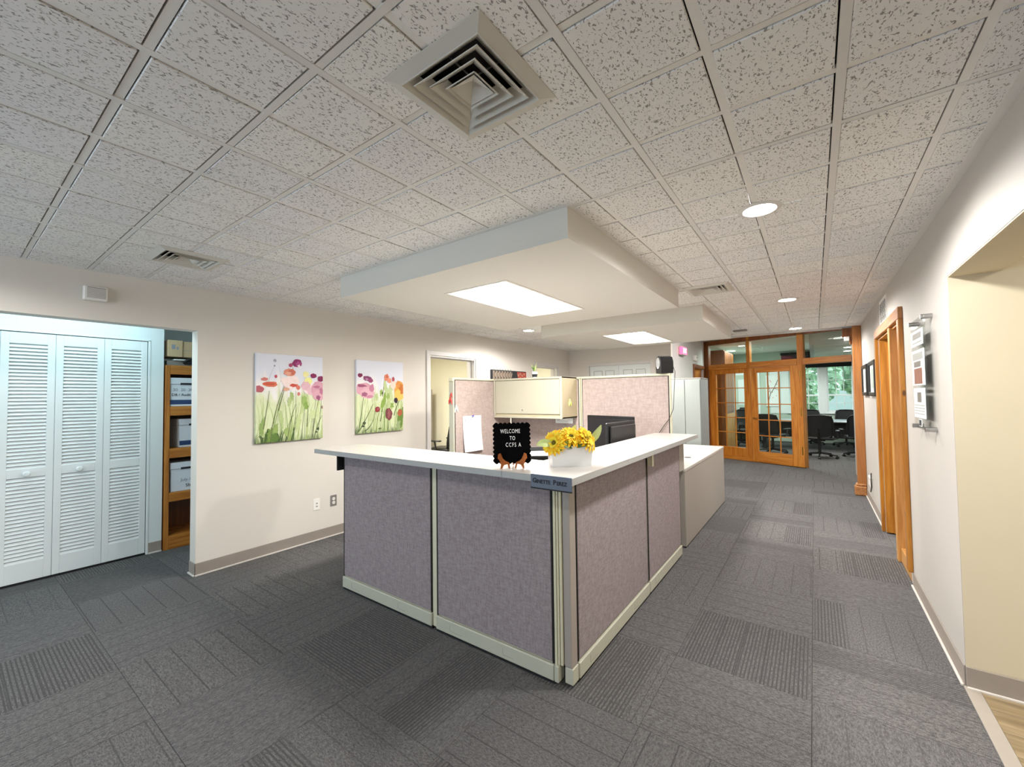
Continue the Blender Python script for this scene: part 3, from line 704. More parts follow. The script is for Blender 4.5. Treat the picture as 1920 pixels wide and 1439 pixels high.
# ------------------------------------------------------------------ glazed oak partition
A0 = (-2.085, 10.66); ANG = math.radians(-21.86)
gp = thing('glazed_oak_partition', 'golden oak glazed partition with transom lights across the hall end', 'partition', (A0[0], A0[1], 0), ANG)
D0, D1 = -.045, .045
def part(name, m, boxes, bev=.004, parent=gp, smooth=False):
    b = B().mat(m)
    for q in boxes: b.box(*q, bev)
    return b.obj(name, None, parent)
part('corner_post', M_OAKD, [(0, .13, D0, D1, 0, 2.68)])
part('post', M_OAK, [(1.0, 1.075, D0, D1, 0, 2.68)]); part('post', M_OAK, [(1.985, 2.095, D0, D1, 0, 2.68)]); part('post', M_OAK, [(2.865, 2.99, D0, D1, 0, 2.68)])
part('top_rail', M_OAKD, [(.13, 2.865, D0, D1, 2.58, 2.68)])
for q in ((.13, 1.0), (1.075, 1.985), (2.095, 2.865)): part('transom_rail', M_OAKX, [(q[0], q[1], D0-.01, D1, 2.0, 2.12)])
part('sill_rail', M_OAKX, [(.13, 1.985, D0-.01, D1, 0, .07)])
for q in ((.13, 1.0), (1.075, 1.985), (2.095, 2.865)): B().mat(M_GLASS).box(q[0], q[1], -.003, .003, 2.12, 2.58).obj('transom_pane', None, gp)
def lites(parent, x0, x1, z0, z1, y, m=M_OAK, nx=3, nz=5):
    w = (x1-x0)/nx; h = (z1-z0)/nz
    for i in range(1, nx): B().mat(m).box(x0+i*w-.009, x0+i*w+.009, y-.014, y+.014, z0, z1, .003).obj('muntin', None, parent)
    for j in range(1, nz): B().mat(M_OAKX).box(x0, x1, y-.0135, y+.0135, z0+j*h-.009, z0+j*h+.009, .003).obj('muntin', None, parent)
    for i in range(nx):
        for j in range(nz):
            B().mat(M_GLASS).box(x0+i*w+.009, x0+(i+1)*w-.009, y-.002, y+.002, z0+j*h+.009, z0+(j+1)*h-.009).obj('pane', None, parent)
sl = part('fixed_sash', M_OAK, [(.13, .285, -.03, .03, .07, 2.0), (.93, 1.0, -.03, .03, .07, 2.0), (.285, .93, -.03, .03, .07, .27), (.285, .93, -.03, .03, 1.90, 2.0)])
lites(sl, .285, .93, .27, 1.90, 0)
fd = thing('glazed_oak_door', 'golden oak french door with fifteen panes folded back on the partition', 'door', (A0[0]+2.06*math.cos(ANG)-.075*math.sin(-ANG), A0[1]+2.06*math.sin(ANG)-.075*math.cos(ANG), 0), ANG-math.radians(1.5))
for nm, m, q in (('stile', M_OAK, (-.96, -.84, -.02, .02, .012, 1.995)), ('stile', M_OAK, (-.19, -.07, -.02, .02, .012, 1.995)), ('bottom_rail', M_OAKX, (-.84, -.19, -.02, .02, .012, .235)), ('top_rail', M_OAKX, (-.84, -.19, -.02, .02, 1.885, 1.995)), ('hinge_stile', M_OAK, (-.07, .03, -.03, .04, .012, 1.995))):
    B().mat(m).box(*q, .003).obj(nm, None, fd)
lites(fd, -.84, -.19, .235, 1.885, 0)
b = B().mat(M_BRASS); b.tube((-.915, -.02, .93), (-.915, -.055, .93), .01); b.path([(-.915, -.055, .93), (-.88, -.06, .93), (-.83, -.055, .928)], .008); b.lathe([(.024, 0), (.024, .004), (.001, .005)], 16, Matrix.Translation((-.915, -.02, .93)) @ Matrix.Rotation(PI/2, 4, 'X')); b.obj('brass_handle', None, fd, smooth=True)
for z in (.25, 1.0, 1.72):
    b = B().mat(M_BRASS); b.box(-.012, .01, -.036, -.030, z, z+.16, .001); b.tube((0, -.036, z), (0, -.036, z+.16), .006, n=8); b.obj('hinge', None, fd)
# ------------------------------------------------------------------ conference room beyond
wall('wall_conference_window', M_MINT, [(-3.0, -1.1, YW, YW+.12, 0, HC), (1.2, 2.9, YW, YW+.12, 0, HC), (-1.1, 1.2, YW, YW+.12, 0, .86), (-1.1, 1.2, YW, YW+.12, 2.3, HC)], 'mint conference wall with white windows')
wall('wall_conference', M_MINT, [(XC-.1, XC, 10.8, YW, 0, HC), (2.8, 2.9, 9.6, YW, 0, HC), (.735, 2.8, 9.56, 9.62, 0, HC), (XC-.1, XC, 10.62, 10.8, 0, HC)], 'mint conference side walls')
def sash_window(n, x0, x1, cols, lab):
    t = thing('window_%d' % n, lab, 'window', (0, YW, 0)); t['kind'] = 'structure'; del t['category']
    b = B().mat(M_WHITE); b.frame(x0, x1, .86, 2.3, .05, -.03, .06, .004); b.box(x0-.02, x1+.02, -.06, 0, .84, .87, .004); b.obj('window_frame', None, t)
    for z0, z1, y in ((.91, 1.385, .0), (1.365, 2.25, .03)):
        b = B().mat(M_WHITE); b.frame(x0+.05, x1-.05, z0, z1, .032, y-.015, y+.015, .002); s = b.obj('sash', None, t)
        w = (x1-x0-.164)/cols; h = (z1-z0-.064)/2
        b = B().mat(M_WHITE)
        for i in range(1, cols): b.box(x0+.082+i*w-.008, x0+.082+i*w+.008, y-.01, y+.01, z0+.032, z1-.032)
        b.box(x0+.082, x1-.082, y-.009, y+.009, z0+.032+h-.008, z0+.032+h+.008); b.obj('muntin', None, s)
        B().mat(M_GLASS).box(x0+.082, x1-.082, y-.0015, y+.0015, z0+.032, z1-.032).obj('glass_pane', None, s)
sash_window(1, -.66, .16, 3, 'white double-hung window beside the oak door'); sash_window(2, .25, .93, 3, 'white double-hung window next to the column')
structure(B().mat(M_WHITE).box(.16, .25, YW-.03, YW+.06, .84, 2.3, .003).box(-1.1, -.66, YW-.02, YW+.06, .84, 2.3).box(.93, 1.2, YW-.02, YW+.06, .84, 2.3).obj('trim_2'), 'white mullions and boards around the conference windows')
t = thing('roller_shade', 'black roller shade across the top of the conference windows', 'window shade', (0, YW-.08, 0))
b = B().mat(M_SHADE); b.tube((-.8, 0, 2.62), (1.3, 0, 2.62), .035, n=14); b.obj('roller', None, t); bx(-.78, 1.28, -.003, .003, 2.2, 2.62).obj('shade_cloth', M_SHADE, t); B().mat(M_SHADE).box(-.78, 1.28, -.01, .01, 2.18, 2.205, .003).obj('hem_bar', None, t)
# lowered ceiling bay with bulkhead seen through the transom
lb = structure(B().mat(M_GREYW).box(-.06, 2.8, 10.4, 10.5, 2.42, HC).box(-.06, .02, 10.5, YW-.15, 2.42, HC).obj('ceiling_bulkhead'), 'grey bulkhead and lowered tile bay in the conference room')
for i in range(4):
    for j in range(7): bx(.03+i*.61, .03+i*.61+.595, 10.51+j*.61, 10.51+j*.61+.595, 2.43, 2.445).obj('ceiling_tile', M_SOF, lb)
B().mat(M_BARS).box(.02, 2.8, 10.5, 14.8, 2.446, 2.46).obj('grid_panel', None, lb)
for x, y, z, lab in ((-1.35, 11.3, HC, 'lit downlight seen through the narrowest transom pane, nearer one'), (-1.5, 12.3, HC, 'lit downlight seen through the narrowest transom pane, farther one'), (-1.9, 13.6, HC, 'small lit downlight seen at the edge of the middle transom pane'), (-.45, 10.6, HC, 'lit downlight seen high in the middle transom pane'), (.62, 11.6, 2.43, 'lit downlight in the lowered conference bay, nearer one'), (.66, 12.6, 2.43, 'lit downlight in the lowered conference bay, farther one')):
    d = copy_tree(dl0); d.location = (x, y, z); d['label'] = lab; d['group'] = 'conference downlights'
    l = bpy.data.lights.new('downlight_lamp', 'SPOT'); l.energy = 70; l.color = (.93, 1, .96); l.spot_size = math.radians(172); l.spot_blend = .35; l.shadow_soft_size = .1
    o = bpy.data.objects.new('downlight_lamp', l); COL.objects.link(o); o.location = (x, y, z-.012)
# table and chairs
t = thing('door_6', None, None, (-1.72, YW, 0)); t['kind'] = 'structure'; t['label'] = 'pale panelled door in the conference end wall'
B().mat(M_WHITE).frame(-.36, .36, 0, 2.1, .06, -.03, 0, .003, bottom=False).obj('door_casing', None, t); bx(-.30, .30, -.02, -.003, .01, 2.04).obj('door_leaf', M_MINT, t)
for x in (-.24, .03):
    for z in (.2, 1.1): B().mat(M_WHITE).box(x, x+.21, -.028, -.02, z, z+.8, .005).obj('raised_panel', None, t)
t = thing('conference_table', 'long grey-topped table in the conference room', 'table', (.1, 13.25, 0))
bx(-1.5, 1.6, -.55, .55, .72, .75, .006).obj('table_top', M_TABLE, t)
for x in (-1.2, 1.3): bx(x-.05, x+.05, -.42, .42, .0, .72, .01).obj('table_leg', M_BLACK, t)
bx(-1.15, 1.25, -.02, .02, .3, .71, .004).obj('modesty_and_shade_panel', M_BLACK, t)  # modesty board made wide and black, also standing for the shade under the table
def task_chair(label, arms=True, name='mesh_office_chair'):
    t = thing(name, label, 'chair')
    b = B().mat(M_BLACK); b.box(-.24, .24, -.23, .24, .44, .51, .03, seg=3); b.obj('seat', None, t, smooth=True)
    b = B().mat(M_BLACK); pts = []
    for k in range(25):   # rounded back frame
        a = 2*PI*k/24; ca, sa = math.cos(a), math.sin(a); x = .225*math.copysign(abs(ca)**.45, ca); z = .26*math.copysign(abs(sa)**.45, sa)
        pts.append((x, .25+.05*(z/.26)+.02*(1-(x/.225)**2), .76+z))
    b.path(pts, .016, 8); bk = b.obj('backrest', None, t, smooth=True)
    b = B().mat(M_MESH); n = 8
    g = [[b.bm.verts.new((-.215+.43*i/n, .25+.05*((j/n)*2-1)+.035*(1-((i/n)*2-1)**2), .51+.5*j/n)) for i in range(n+1)] for j in range(n+1)]
    for j in range(n):
        for i in range(n): b.bm.faces.new((g[j][i], g[j][i+1], g[j+1][i+1], g[j+1][i]))
    b.obj('mesh_panel', None, bk, smooth=True)
    b = B().mat(M_BLACK); b.path([(0, .1, .42), (0, .27, .44), (0, .31, .56), (0, .305, .7)], .022); b.box(-.1, .1, -.08, .12, .40, .445, .01); b.obj('back_support', None, t, smooth=True)
    B().mat(M_BLACK).tube((0, 0, .1), (0, 0, .42), .026, n=12).obj('gas_column', None, t, smooth=True)
    for k in range(5):
        a = 2*PI*k/5+.3; c, s = math.cos(a), math.sin(a)
        b = B().mat(M_BLACK); b.tube((0, 0, .115), (.29*c, .29*s, .075), .024, .014, 8); b.tube((.29*c, .29*s, .08), (.29*c, .29*s, .05), .01, n=8); lg = b.obj('base_leg', None, t)
        B().mat(M_BLACK).tube((.29*c-.02*s, .29*s+.02*c, .027), (.29*c+.02*s, .29*s-.02*c, .027), .027, n=12).obj('caster', None, lg)
    if arms:
        for s in (-1, 1):
            b = B().mat(M_BLACK); b.path([(s*.22, .03, .45), (s*.29, .03, .47), (s*.295, .0, .64)], .016); b.box(s*.295-.035, s*.295+.035, -.12, .13, .64, .665, .01); b.obj('armrest', None, t, smooth=True)
    return t
c0 = task_chair('black mesh task chair inside the first office doorway')
c0.location = (-5.72, 5.66, 0); c0.rotation_euler = (0, 0, math.radians(-78))
t = thing('office_divider_panel', 'grey-beige office divider panel just inside the first doorway', 'divider', (-6.85, 6.0, 0))
B().mat(M_FRAMEG).box(0, .42, 0, .05, .08, 1.62, .012, seg=2).obj('panel', None, t); [B().mat(M_BLACK).box(x, x+.06, -.12, .17, 0, .08, .004).obj('foot', None, t) for x in (.02, .34)]
for x, y, a, lab in ((.06, 11.62, 178, 'black chair nearest the oak door, back to the hall'), (.80, 12.15, 185, 'black chair by the column, back to the hall'), (-.10, 14.3, 5, 'black mesh chair across the table, before the window beside the oak door'), (.66, 14.35, -4, 'black mesh chair across the table, before the window next to the column'),
                    (-1.68, 13.1, 95, 'black chair at the table end seen through the french door panes'), (-.85, 11.9, 160, 'dark chair behind the french door, low panes'), (-1.55, 14.15, 60, 'black chair with tilted back seen through the fixed sash')):
    c = copy_tree(c0); c.location = (x, y, 0); c.rotation_euler = (0, 0, math.radians(a)); c.scale = (1.12, 1.05, .93) if y < 12.3 else (1.0, 1.0, .95); c['label'] = lab; c['group'] = 'conference chairs'
# things behind the glass
t = thing('hanging_dark_coat', 'dark coat hanging on the mint wall behind the fixed sash', 'coat', (XC, 13.0, 0))
b = B().mat(M_BLACK); b.path([(.05, 0, 1.95), (.07, 0, 1.85), (.08, .01, 1.6), (.07, 0, 1.3)], [.03, .12, .14, .1], 12); b.obj('coat', None, t, smooth=True); B().mat(M_STEEL).path([(.0, 0, 1.97), (.04, 0, 1.99), (.05, 0, 1.95)], .006).obj('hook', None, t)
t = thing('tall_oak_cupboard', 'tall brown cupboard in the corner behind the fixed sash', 'cupboard', (XC+.36, 11.75, 0), PI/2)
bx(-.75, .55, -.0, .35, 0, 2.5, .006).obj('carcass', M_OAKD, t)
for x in (-.74, -.305, .125): B().mat(M_OAKD).box(x, x+.42, -.02, 0, 1.0, 2.48, .004).obj('upper_door', None, t)
for x in (-.74, -.305, .125): B().mat(M_PINEL).box(x, x+.42, -.02, 0, .04, .96, .004).obj('lower_door', None, t)
t = thing('coffee_cart', 'dark drinks cart with appliance behind the fixed sash', 'cart', (-1.7, 14.75, 0))
bx(-.35, .35, -.2, .2, .72, .75, .004).obj('top_shelf', M_BLACK, t); bx(-.35, .35, -.2, .2, .2, .23, .004).obj('lower_shelf', M_BLACK, t)
for x in (-.33, .33):
    for y in (-.18, .18): B().mat(M_BLACK).tube((x, y, .0), (x, y, .72), .014).obj('leg', None, t)
bx(-.2, .15, -.12, .12, .75, 1.02, .02).obj('coffee_maker', M_SEAM, t)
t = thing('branch_canvas', 'white canvas with a dark branch on the mint wall', 'painting', (-1.02, YW-.02, 1.05))
bx(-.18, .18, -.03, .0, 0, .95, .003).obj('canvas', M_PAPER, t)
b = B().mat(M_BARK); b.path([(-.14, -.033, .1), (-.06, -.033, .4), (.03, -.033, .55), (.13, -.033, .8)], .008, 6); b.path([(-.06, -.033, .4), (-.12, -.033, .7)], .006, 6); b.path([(.03, -.033, .55), (.14, -.033, .5)], .005, 6); b.mat(M_RED)
for k in range(9): b.ball((random.uniform(-.13, .13), -.034, random.uniform(.25, .85)), .012, (1, .2, 1), 8)
b.obj('branch_print', None, t)
# outside
structure(bx(-14, 14, YW+.3, 34, -.5, -.4).obj('ground', M_LAWN), 'grass outside the conference windows')
t = thing('neighbouring_house', 'pale sided house seen through the lower conference panes', 'house', (1.5, 25, -.4))
bx(-7, 7, 0, .4, 0, 2.0).obj('wall', M_SIDING, t)
for x in (-5, 4.2): bx(x, x+.9, -.05, 0, .7, 1.7).obj('window', M_BLACK, t)
def tree(label, loc, h, r, n, seed):
    random.seed(seed)
    t = thing('leafy_tree', label, 'tree', loc, 0, 'trees outside the windows')
    B().mat(M_BARK).path([(0, 0, 0), (.1, 0, h*.4), (0, .1, h*.75)], [.16, .12, .06], 10).obj('trunk', None, t)
    b = B().mat(M_FOL)
    for k in range(n):
        a, u, rr = random.uniform(0, 2*PI), random.uniform(-1, 1), r*random.uniform(.5, 1)**.5
        c = Vector((rr*math.cos(a)*math.sqrt(1-u*u), rr*math.sin(a)*math.sqrt(1-u*u), h*.72+u*rr*.9))
        d = Vector((random.gauss(0, 1), random.gauss(0, 1), random.gauss(0, 1))).normalized(); e = d.orthogonal().normalized()*.09; f = d.cross(e).normalized()*.16
        b.poly([c-f, c+e, c+f, c-e])
    fo = b.obj('foliage', None, t); fo['kind'] = 'stuff'
tree('leafy green tree outside the window beside the oak door', (-1.0, 20, -.4), 3.6, 1.9, 2600, 3)
tree('leafy green tree outside the window next to the column', (2.5, 21.5, -.4), 3.8, 1.8, 2800, 4)
random.seed(11)
# ------------------------------------------------------------------ fixtures on the hall wall
t = thing('exit_sign', 'lit red exit sign box on the blue-grey hall wall', 'exit sign', (XC, 8.50, 2.285))
bx(0, .075, -.17, .17, -.075, .085, .008).obj('housing', M_GREYW, t)
bx(.02, .074, -.176, -.1705, -.068, .078).obj('lit_face', M_EXIT, t)
bx(.075, .0775, -.155, .155, -.062, .072).obj('lit_face', M_EXIT, t)
text('EXIT', .12, M_EXITW, t, (.0785, 0, .004), (PI/2, 0, PI/2), 'exit_letters', .004)
tag(B().mat(M_PLATE).box(0, .05, -.09, .09, -.055, .06, .006).mat(M_GREYP).box(.05, .056, -.02, .045, .0, .045, .003).obj('wall_thermostat', None, None, (XC, 9.62, 2.225)), 'white wall sensor beyond the exit sign', 'sensor')
dj = thing('door_5', 'oak framed doorway in the blue-grey hall wall', 'door', (XC, 0, 0)); dj['kind'] = 'structure'; del dj['category']
B().mat(M_OAKD).box(0, .02, 9.47, 9.54, 0, 2.03, .003).obj('near_casing', None, dj); B().mat(M_OAKD).box(0, .02, 9.47, 10.6, 2.03, 2.10, .003).obj('head_casing', None, dj); B().mat(M_OAKD).box(0, .02, 10.52, 10.60, 0, 2.03, .003).obj('far_casing', None, dj)
B().mat(M_OAK).box(-.09, -.05, 9.55, 10.52, 0, 2.03, .002).obj('door_slab', None, dj)
t = thing('blue_abstract_picture', 'slim blue and grey picture on the hall wall behind the steel cabinet', 'picture', (XC, 8.84, 1.28))
bx(0, .02, 0, .26, 0, .47, .002).obj('frame', M_INKD, t)
b = B().mat(M_GREYW)
m_, nt, bb = new_mat('blue_picture_print'); nz = N(nt, 'ShaderNodeTexNoise'); nz.inputs['Scale'].default_value = 7; nz.inputs['Detail'].default_value = 4; L(nt, coords(nt), nz.inputs[0])
L(nt, mixc(nt, smooth(nt, nz.outputs[0], .4, .6), rgb('3d5672'), rgb('b9c2c8')), bb.inputs['Base Color'])
bx(.02, .022, .01, .25, .01, .46).obj('print', m_, t)
t = thing('grey_steel_cabinet', 'tall pale grey steel cabinet behind the cubicle panel', 'cabinet', (-1.73, 6.35, 0))
bx(0, .43, 0, .5, .04, 1.665, .004).obj('carcass', M_CABG, t); bx(0, .43, .0, .5, 1.668, 1.685, .003).obj('top', M_GREYP, t)
for k in range(2): bx(.01+k*.208, .212+k*.208, -.018, 0, .05, 1.655, .002).obj('door', M_CABG, t)
bx(.01, .42, .02, .48, 0, .04).obj('plinth', M_SEAM, t)
# ------------------------------------------------------------------ things on the painting wall
t = thing('wall_speaker_grille', 'small white louvred sounder box high above the closet opening', 'alarm', (XL, .652, 2.216))
bx(0, .045, -.062, .062, -.048, .052, .006).obj('housing', M_PLATE, t)
for k in range(11): bx(.045, .049, -.045, .052, -.030+k*.0065, -.0265+k*.0065).obj('slat', M_PLATE, t)
b = B().mat(M_GREYP); b.box(.0448, .0455, -.045, .052, -.032, .044); b.obj('grille_recess', None, t)
def paint_canvas(label, y0, y1, z0, z1, draw):
    t = thing('flower_painting', label, 'painting', (XL, y0, z0)); w, h = y1-y0, z1-z0
    bx(.004, .034, 0, w, 0, h, .002).obj('canvas', M_CANVAS, t)
    b = B(); lay = [0]
    def P3(u, v):
        lay[0] += 1; return (.0345+lay[0]*.00002, u*w, v*h)
    def blob(u, v, ru, rv, col, jag=.12, n=18, rot=0):
        m = pm(col); b.mat(m); lay[0] += 1; x = .0343+lay[0]*.00003
        pts = []
        for k in range(n):
            a = 2*PI*k/n; r = 1+random.uniform(-jag, jag); c, s = ru*r*math.cos(a), rv*r*math.sin(a)
            uu, vv = u+c*math.cos(rot)-s*math.sin(rot)*h/w, v+c*math.sin(rot)*w/h+s*math.cos(rot)
            pts.append((x, min(.999, max(.001, uu))*w, min(.999, max(.001, vv))*h))
        b.poly(pts)
    def stroke(pts, wd, col):
        m = pm(col); b.mat(m); lay[0] += 1; x = .0343+lay[0]*.00003; fine = []
        n = 10; P_ = [Vector(p) for p in pts]
        if len(P_) == 2: P_.insert(1, (P_[0]+P_[1])/2)
        for k in range(n+1):
            s = k/n; fine.append(P_[0]*(1-s)**2+P_[1]*2*s*(1-s)+P_[2]*s*s)
        for k in range(n):
            a, c = fine[k], fine[k+1]; d = (c-a); nrm = Vector((-d.y, d.x)).normalized()*wd*(1-.6*k/n)
            q = [a-nrm, a+nrm, c+nrm, c-nrm]; b.poly([(x, min(.999, max(.001, p.x))*w, min(.999, max(.001, p.y))*h) for p in q])
    draw(blob, stroke)
    b.obj('flower_print', None, t)
    return t
PM = {}
def pm(col):
    if col not in PM: PM[col] = plain('paint_'+col, col, .8, nscale=30, var=.12)
    return PM[col]
def draw1(blob, stroke):
    for k in range(46):
        u = random.random(); stroke([(u, 0), (u+random.uniform(-.03, .08), random.uniform(.15, .3)), (u+random.uniform(-.05, .12), random.uniform(.3, .58))], random.uniform(.002, .006), random.choice(('9fb567', 'b9c98a', '7f9a4e', '8d9a78')))
    for k in range(22): u = random.uniform(0, .55); stroke([(u, 0), (u+.02, .06), (u+random.uniform(-.04, .06), random.uniform(.06, .16))], .009, random.choice(('4d6632', '6c8a3e', '3f5a2c')))
    for q in ((.08, .18, .03, .1, '8fa862'), (.50, .52, .028, .06, 'a3ba72'), (.47, .46, .03, .05, 'b4c68a'), (.71, .44, .04, .075, '9db868'), (.73, .40, .03, .05, '8aa852'), (.2, .08, .05, .08, '7b9648'), (.27, .14, .03, .09, '94ac62'), (.24, .05, .06, .05, '5f7d3a'), (.35, .26, .03, .09, 'b3c688'), (.86, .3, .09, .05, 'ccd9a2'), (.6, .2, .04, .1, 'c4d396'), (.45, .1, .05, .06, '9fb56c')): blob(*q, .32, 22, random.uniform(-.3, .2))
    for q in ([(.20, .05), (.25, .4), (.46, .76)], [(.44, .02), (.5, .3), (.56, .42)], [(.83, .02), (.86, .25), (.93, .48)], [(.87, .05), (.92, .2), (.99, .28)], [(.1, .15), (.15, .4), (.18, .58)], [(.31, .35), (.35, .5), (.46, .76)], [(.74, .15), (.76, .25), (.75, .4)], [(.50, .62), (.51, .7), (.52, .86)]): stroke(q, .006, '6d7550')
    for q in ([(.17, .68), (.2, .8), (.25, .86)], [(.34, .68), (.35, .78), (.31, .87)]): stroke(q, .002, 'a9a6b4')
    blob(.255, .925, .022, .018, 'a8a8b4'); blob(.25, .865, .012, .01, '9a9aa6')
    blob(.80, .60, .12, .06, 'f4e2e0', .2); blob(.48, .68, .13, .08, 'f3dfdc', .2); blob(.72, .78, .05, .035, 'f1eba8'); blob(.76, .70, .06, .045, 'eeeb9c')
    blob(.19, .655, .10, .032, 'd9765a', .15); blob(.17, .66, .08, .018, 'c95b42', .15); blob(.47, .795, .09, .045, 'd98a74', .12); blob(.50, .80, .06, .03, 'c9705c', .15); blob(.45, .785, .05, .02, 'e2a58f', .2)
    blob(.53, .645, .07, .018, 'c95040', .25); blob(.6, .62, .03, .03, 'd97a66', .2); blob(.42, .6, .045, .02, 'd8a58c', .2); blob(.61, .545, .022, .022, 'cf7a74'); blob(.03, .60, .07, .038, 'b8606c', .12); blob(.11, .71, .05, .02, 'd08078', .2); blob(.27, .745, .02, .018, 'b24a5c')
    blob(.485, .88, .028, .024, 'a8486a'); blob(.585, .91, .072, .048, '8f2f66', .1); blob(.60, .90, .045, .028, 'a84f84', .2); blob(.61, .875, .02, .015, 'eedfe8', .3); blob(.845, .765, .05, .03, '8a2a5a', .1); blob(.965, .73, .055, .035, '8a2f5c', .12)
    blob(.72, .64, .075, .055, 'e0b6c0', .15); blob(.80, .58, .06, .045, 'e4bcc6', .15); blob(.93, .60, .13, .095, 'd6a0b2', .1); blob(.95, .53, .12, .07, 'dba8b6', .1); blob(.9, .63, .05, .02, 'b9708c', .3); blob(.92, .5, .035, .03, 'a0587a', .3); blob(.97, .58, .03, .04, 'bb7892', .3)
    blob(.99, .38, .02, .02, '9a8278'); blob(.92, .12, .02, .02, '3f5034', .3); blob(.89, .08, .02, .012, '3f5034', .3)
def draw2(blob, stroke):
    for k in range(46):
        u = random.random(); stroke([(u, 0), (u+random.uniform(-.03, .08), random.uniform(.15, .35)), (u+random.uniform(-.05, .12), random.uniform(.3, .66))], random.uniform(.003, .008), random.choice(('a9bd76', 'bccb90', '8aa45c', 'c7d3a4')))
    for q in ((.55, .42, .035, .13, '8aa74c'), (.5, .55, .03, .05, '93ad5a'), (.65, .5, .04, .06, '9cb466'), (.74, .37, .04, .04, '8ba650'), (.95, .2, .06, .15, '6d8c3c'), (.7, .6, .06, .07, 'bfcf9c'), (.3, .25, .07, .1, 'c2cf9c'), (.88, .08, .05, .07, '9db07e'), (.4, .5, .04, .05, 'b9cb90'), (.6, .62, .04, .09, 'bccd94')): blob(*q, .34, 22, random.uniform(-.3, .2))
    for q in ([(.03, .02), (.1, .25), (.14, .52)], [(.04, .03), (.2, .2), (.33, .40)], [(.15, .03), (.33, .08), (.37, .3)], [(.78, .22), (.85, .4), (.97, .5)], [(.65, .03), (.66, .1), (.67, .2)], [(.48, .15), (.5, .22), (.52, .3)], [(.53, .5), (.55, .6), (.56, .65)]): stroke(q, .008, '5c6c44')
    blob(.07, .79, .05, .028, '7f2a50'); blob(.21, .75, .08, .035, '85406a', .2); blob(.28, .72, .05, .028, '9a4a74', .15); blob(.2, .74, .03, .015, 'b78aa4', .3)
    blob(.16, .60, .19, .085, 'd9a3b4', .1); blob(.22, .55, .14, .08, 'deb0bd', .1); blob(.1, .65, .1, .02, '9c5270', .3); blob(.3, .62, .05, .05, 'c4809a', .2); blob(.15, .53, .06, .03, 'a0607c', .3); blob(.26, .5, .07, .02, 'c98aa0', .3)
    blob(.62, .77, .055, .05, 'e08a6c', .18); blob(.68, .73, .05, .04, 'e59a80', .2); blob(.63, .79, .02, .03, 'cf6a50', .3); blob(.77, .75, .03, .035, 'b04a58', .12); blob(.79, .66, .08, .06, 'f0d8c8', .2)
    blob(.92, .60, .12, .12, 'dca24e', .1); blob(.92, .52, .13, .08, 'e2c060', .12); blob(.93, .64, .06, .05, 'c97a2a', .25); blob(.88, .68, .05, .05, 'd9904a', .2); blob(.96, .6, .04, .07, 'c87030', .3)
    blob(.83, .44, .045, .042, '2e1c30', .15); blob(.42, .32, .055, .04, '8a2f38', .1); blob(.43, .325, .025, .02, 'a85058', .2); blob(.67, .25, .075, .085, '7a3c44', .12); blob(.67, .26, .03, .06, '985a58', .3); blob(.92, .26, .055, .05, 'b5623e', .12); blob(.53, .55, .015, .015, '3a4a2c')
    blob(.15, .14, .03, .02, '46563a', .3); blob(.13, .1, .03, .014, '46563a', .3); blob(.47, .05, .04, .015, '5d7038', .3)
paint_canvas('flower canvas nearest the closet, loose poppies with open sky on top', 1.712, 2.350, 1.045, 1.880, draw1)
paint_canvas('flower canvas beside the office doorway, with an orange bloom at its edge', 2.745, 3.395, 1.052, 1.884, draw2)
def outlet(name, label, y, z, m, kind):
    t = thing(name, label, 'wall plate', (XL, y, z))
    bx(0, .006, -.036, .036, -.058, .058, .003).obj('plate', m, t)
    if kind == 'duplex':
        for dz in (-.02, .02):
            r = B().mat(M_PLATE).lathe([(.0165, 0), (.0165, .003), (.001, .0035)], 18, Matrix.Rotation(PI/2, 4, 'Y')).obj('socket', None, t, (.006, 0, dz), smooth=True)
            b = B().mat(M_SEAM); b.box(.003, .0042, -.007, -.005, -.004, .006); b.box(.003, .0042, .005, .007, -.004, .006); b.obj('slot', None, r)
    else:
        for dz in (-.018, .012): bx(.006, .008, -.008, .008, dz-.006, dz+.006, .001).obj('jack', M_GREYP, t)
outlet('data_wall_plate', 'white data jack plate low on the painting wall', 2.305, .367, M_PLATE, 'data')
outlet('power_outlet', 'grey metal power outlet beside the counter end', 2.49, .370, M_GREYP, 'duplex')
# dark red patterned art between the doorways
t = thing('patterned_wall_art', 'long dark and red patterned canvas seen above the cubicle panel', 'picture', (XL, 5.16, 1.35))
bx(0, .03, 0, .98, 0, .535, .003).obj('canvas', M_INKD, t)
b = B()
m1, m2, m3, m4 = plain('art_taupe', '8a7b6c', .8), plain('art_black', '26262a', .8), plain('art_red', 'a9463a', .8), plain('art_sand', 'c9a890', .8)
b.mat(m1).box(.03, .031, .03, .56, .01, .52); b.mat(m3).box(.03, .031, .70, .97, .01, .52); b.mat(m2)
for i in range(7):
    for j in range(5):
        u, v = .06+i*.075, .06+j*.1; b.poly([(.0315, u, v), (.0315, u+.03, v+.05), (.0315, u, v+.1), (.0315, u-.008, v+.1), (.0315, u+.018, v+.05), (.0315, u-.008, v)]); b.poly([(.0315, u+.034, v+.02), (.0315, u+.05, v+.045), (.0315, u+.034, v+.07), (.0315, u+.028, v+.045)])
b.ball((.032, .63, .4), .09, (.01, 1, 1.4), 14)
b.mat(m4)
for i in range(4):
    for j in range(7): b.box(.031, .0318, .72+i*.06, .745+i*.06, .04+j*.068+(i % 2)*.02, .075+j*.068+(i % 2)*.02)
b.mat(m2)
for i in range(4):
    for j in range(7): b.box(.031, .0322, .733+i*.06, .739+i*.06, .05+j*.068, .09+j*.068)
b.obj('print', None, t)
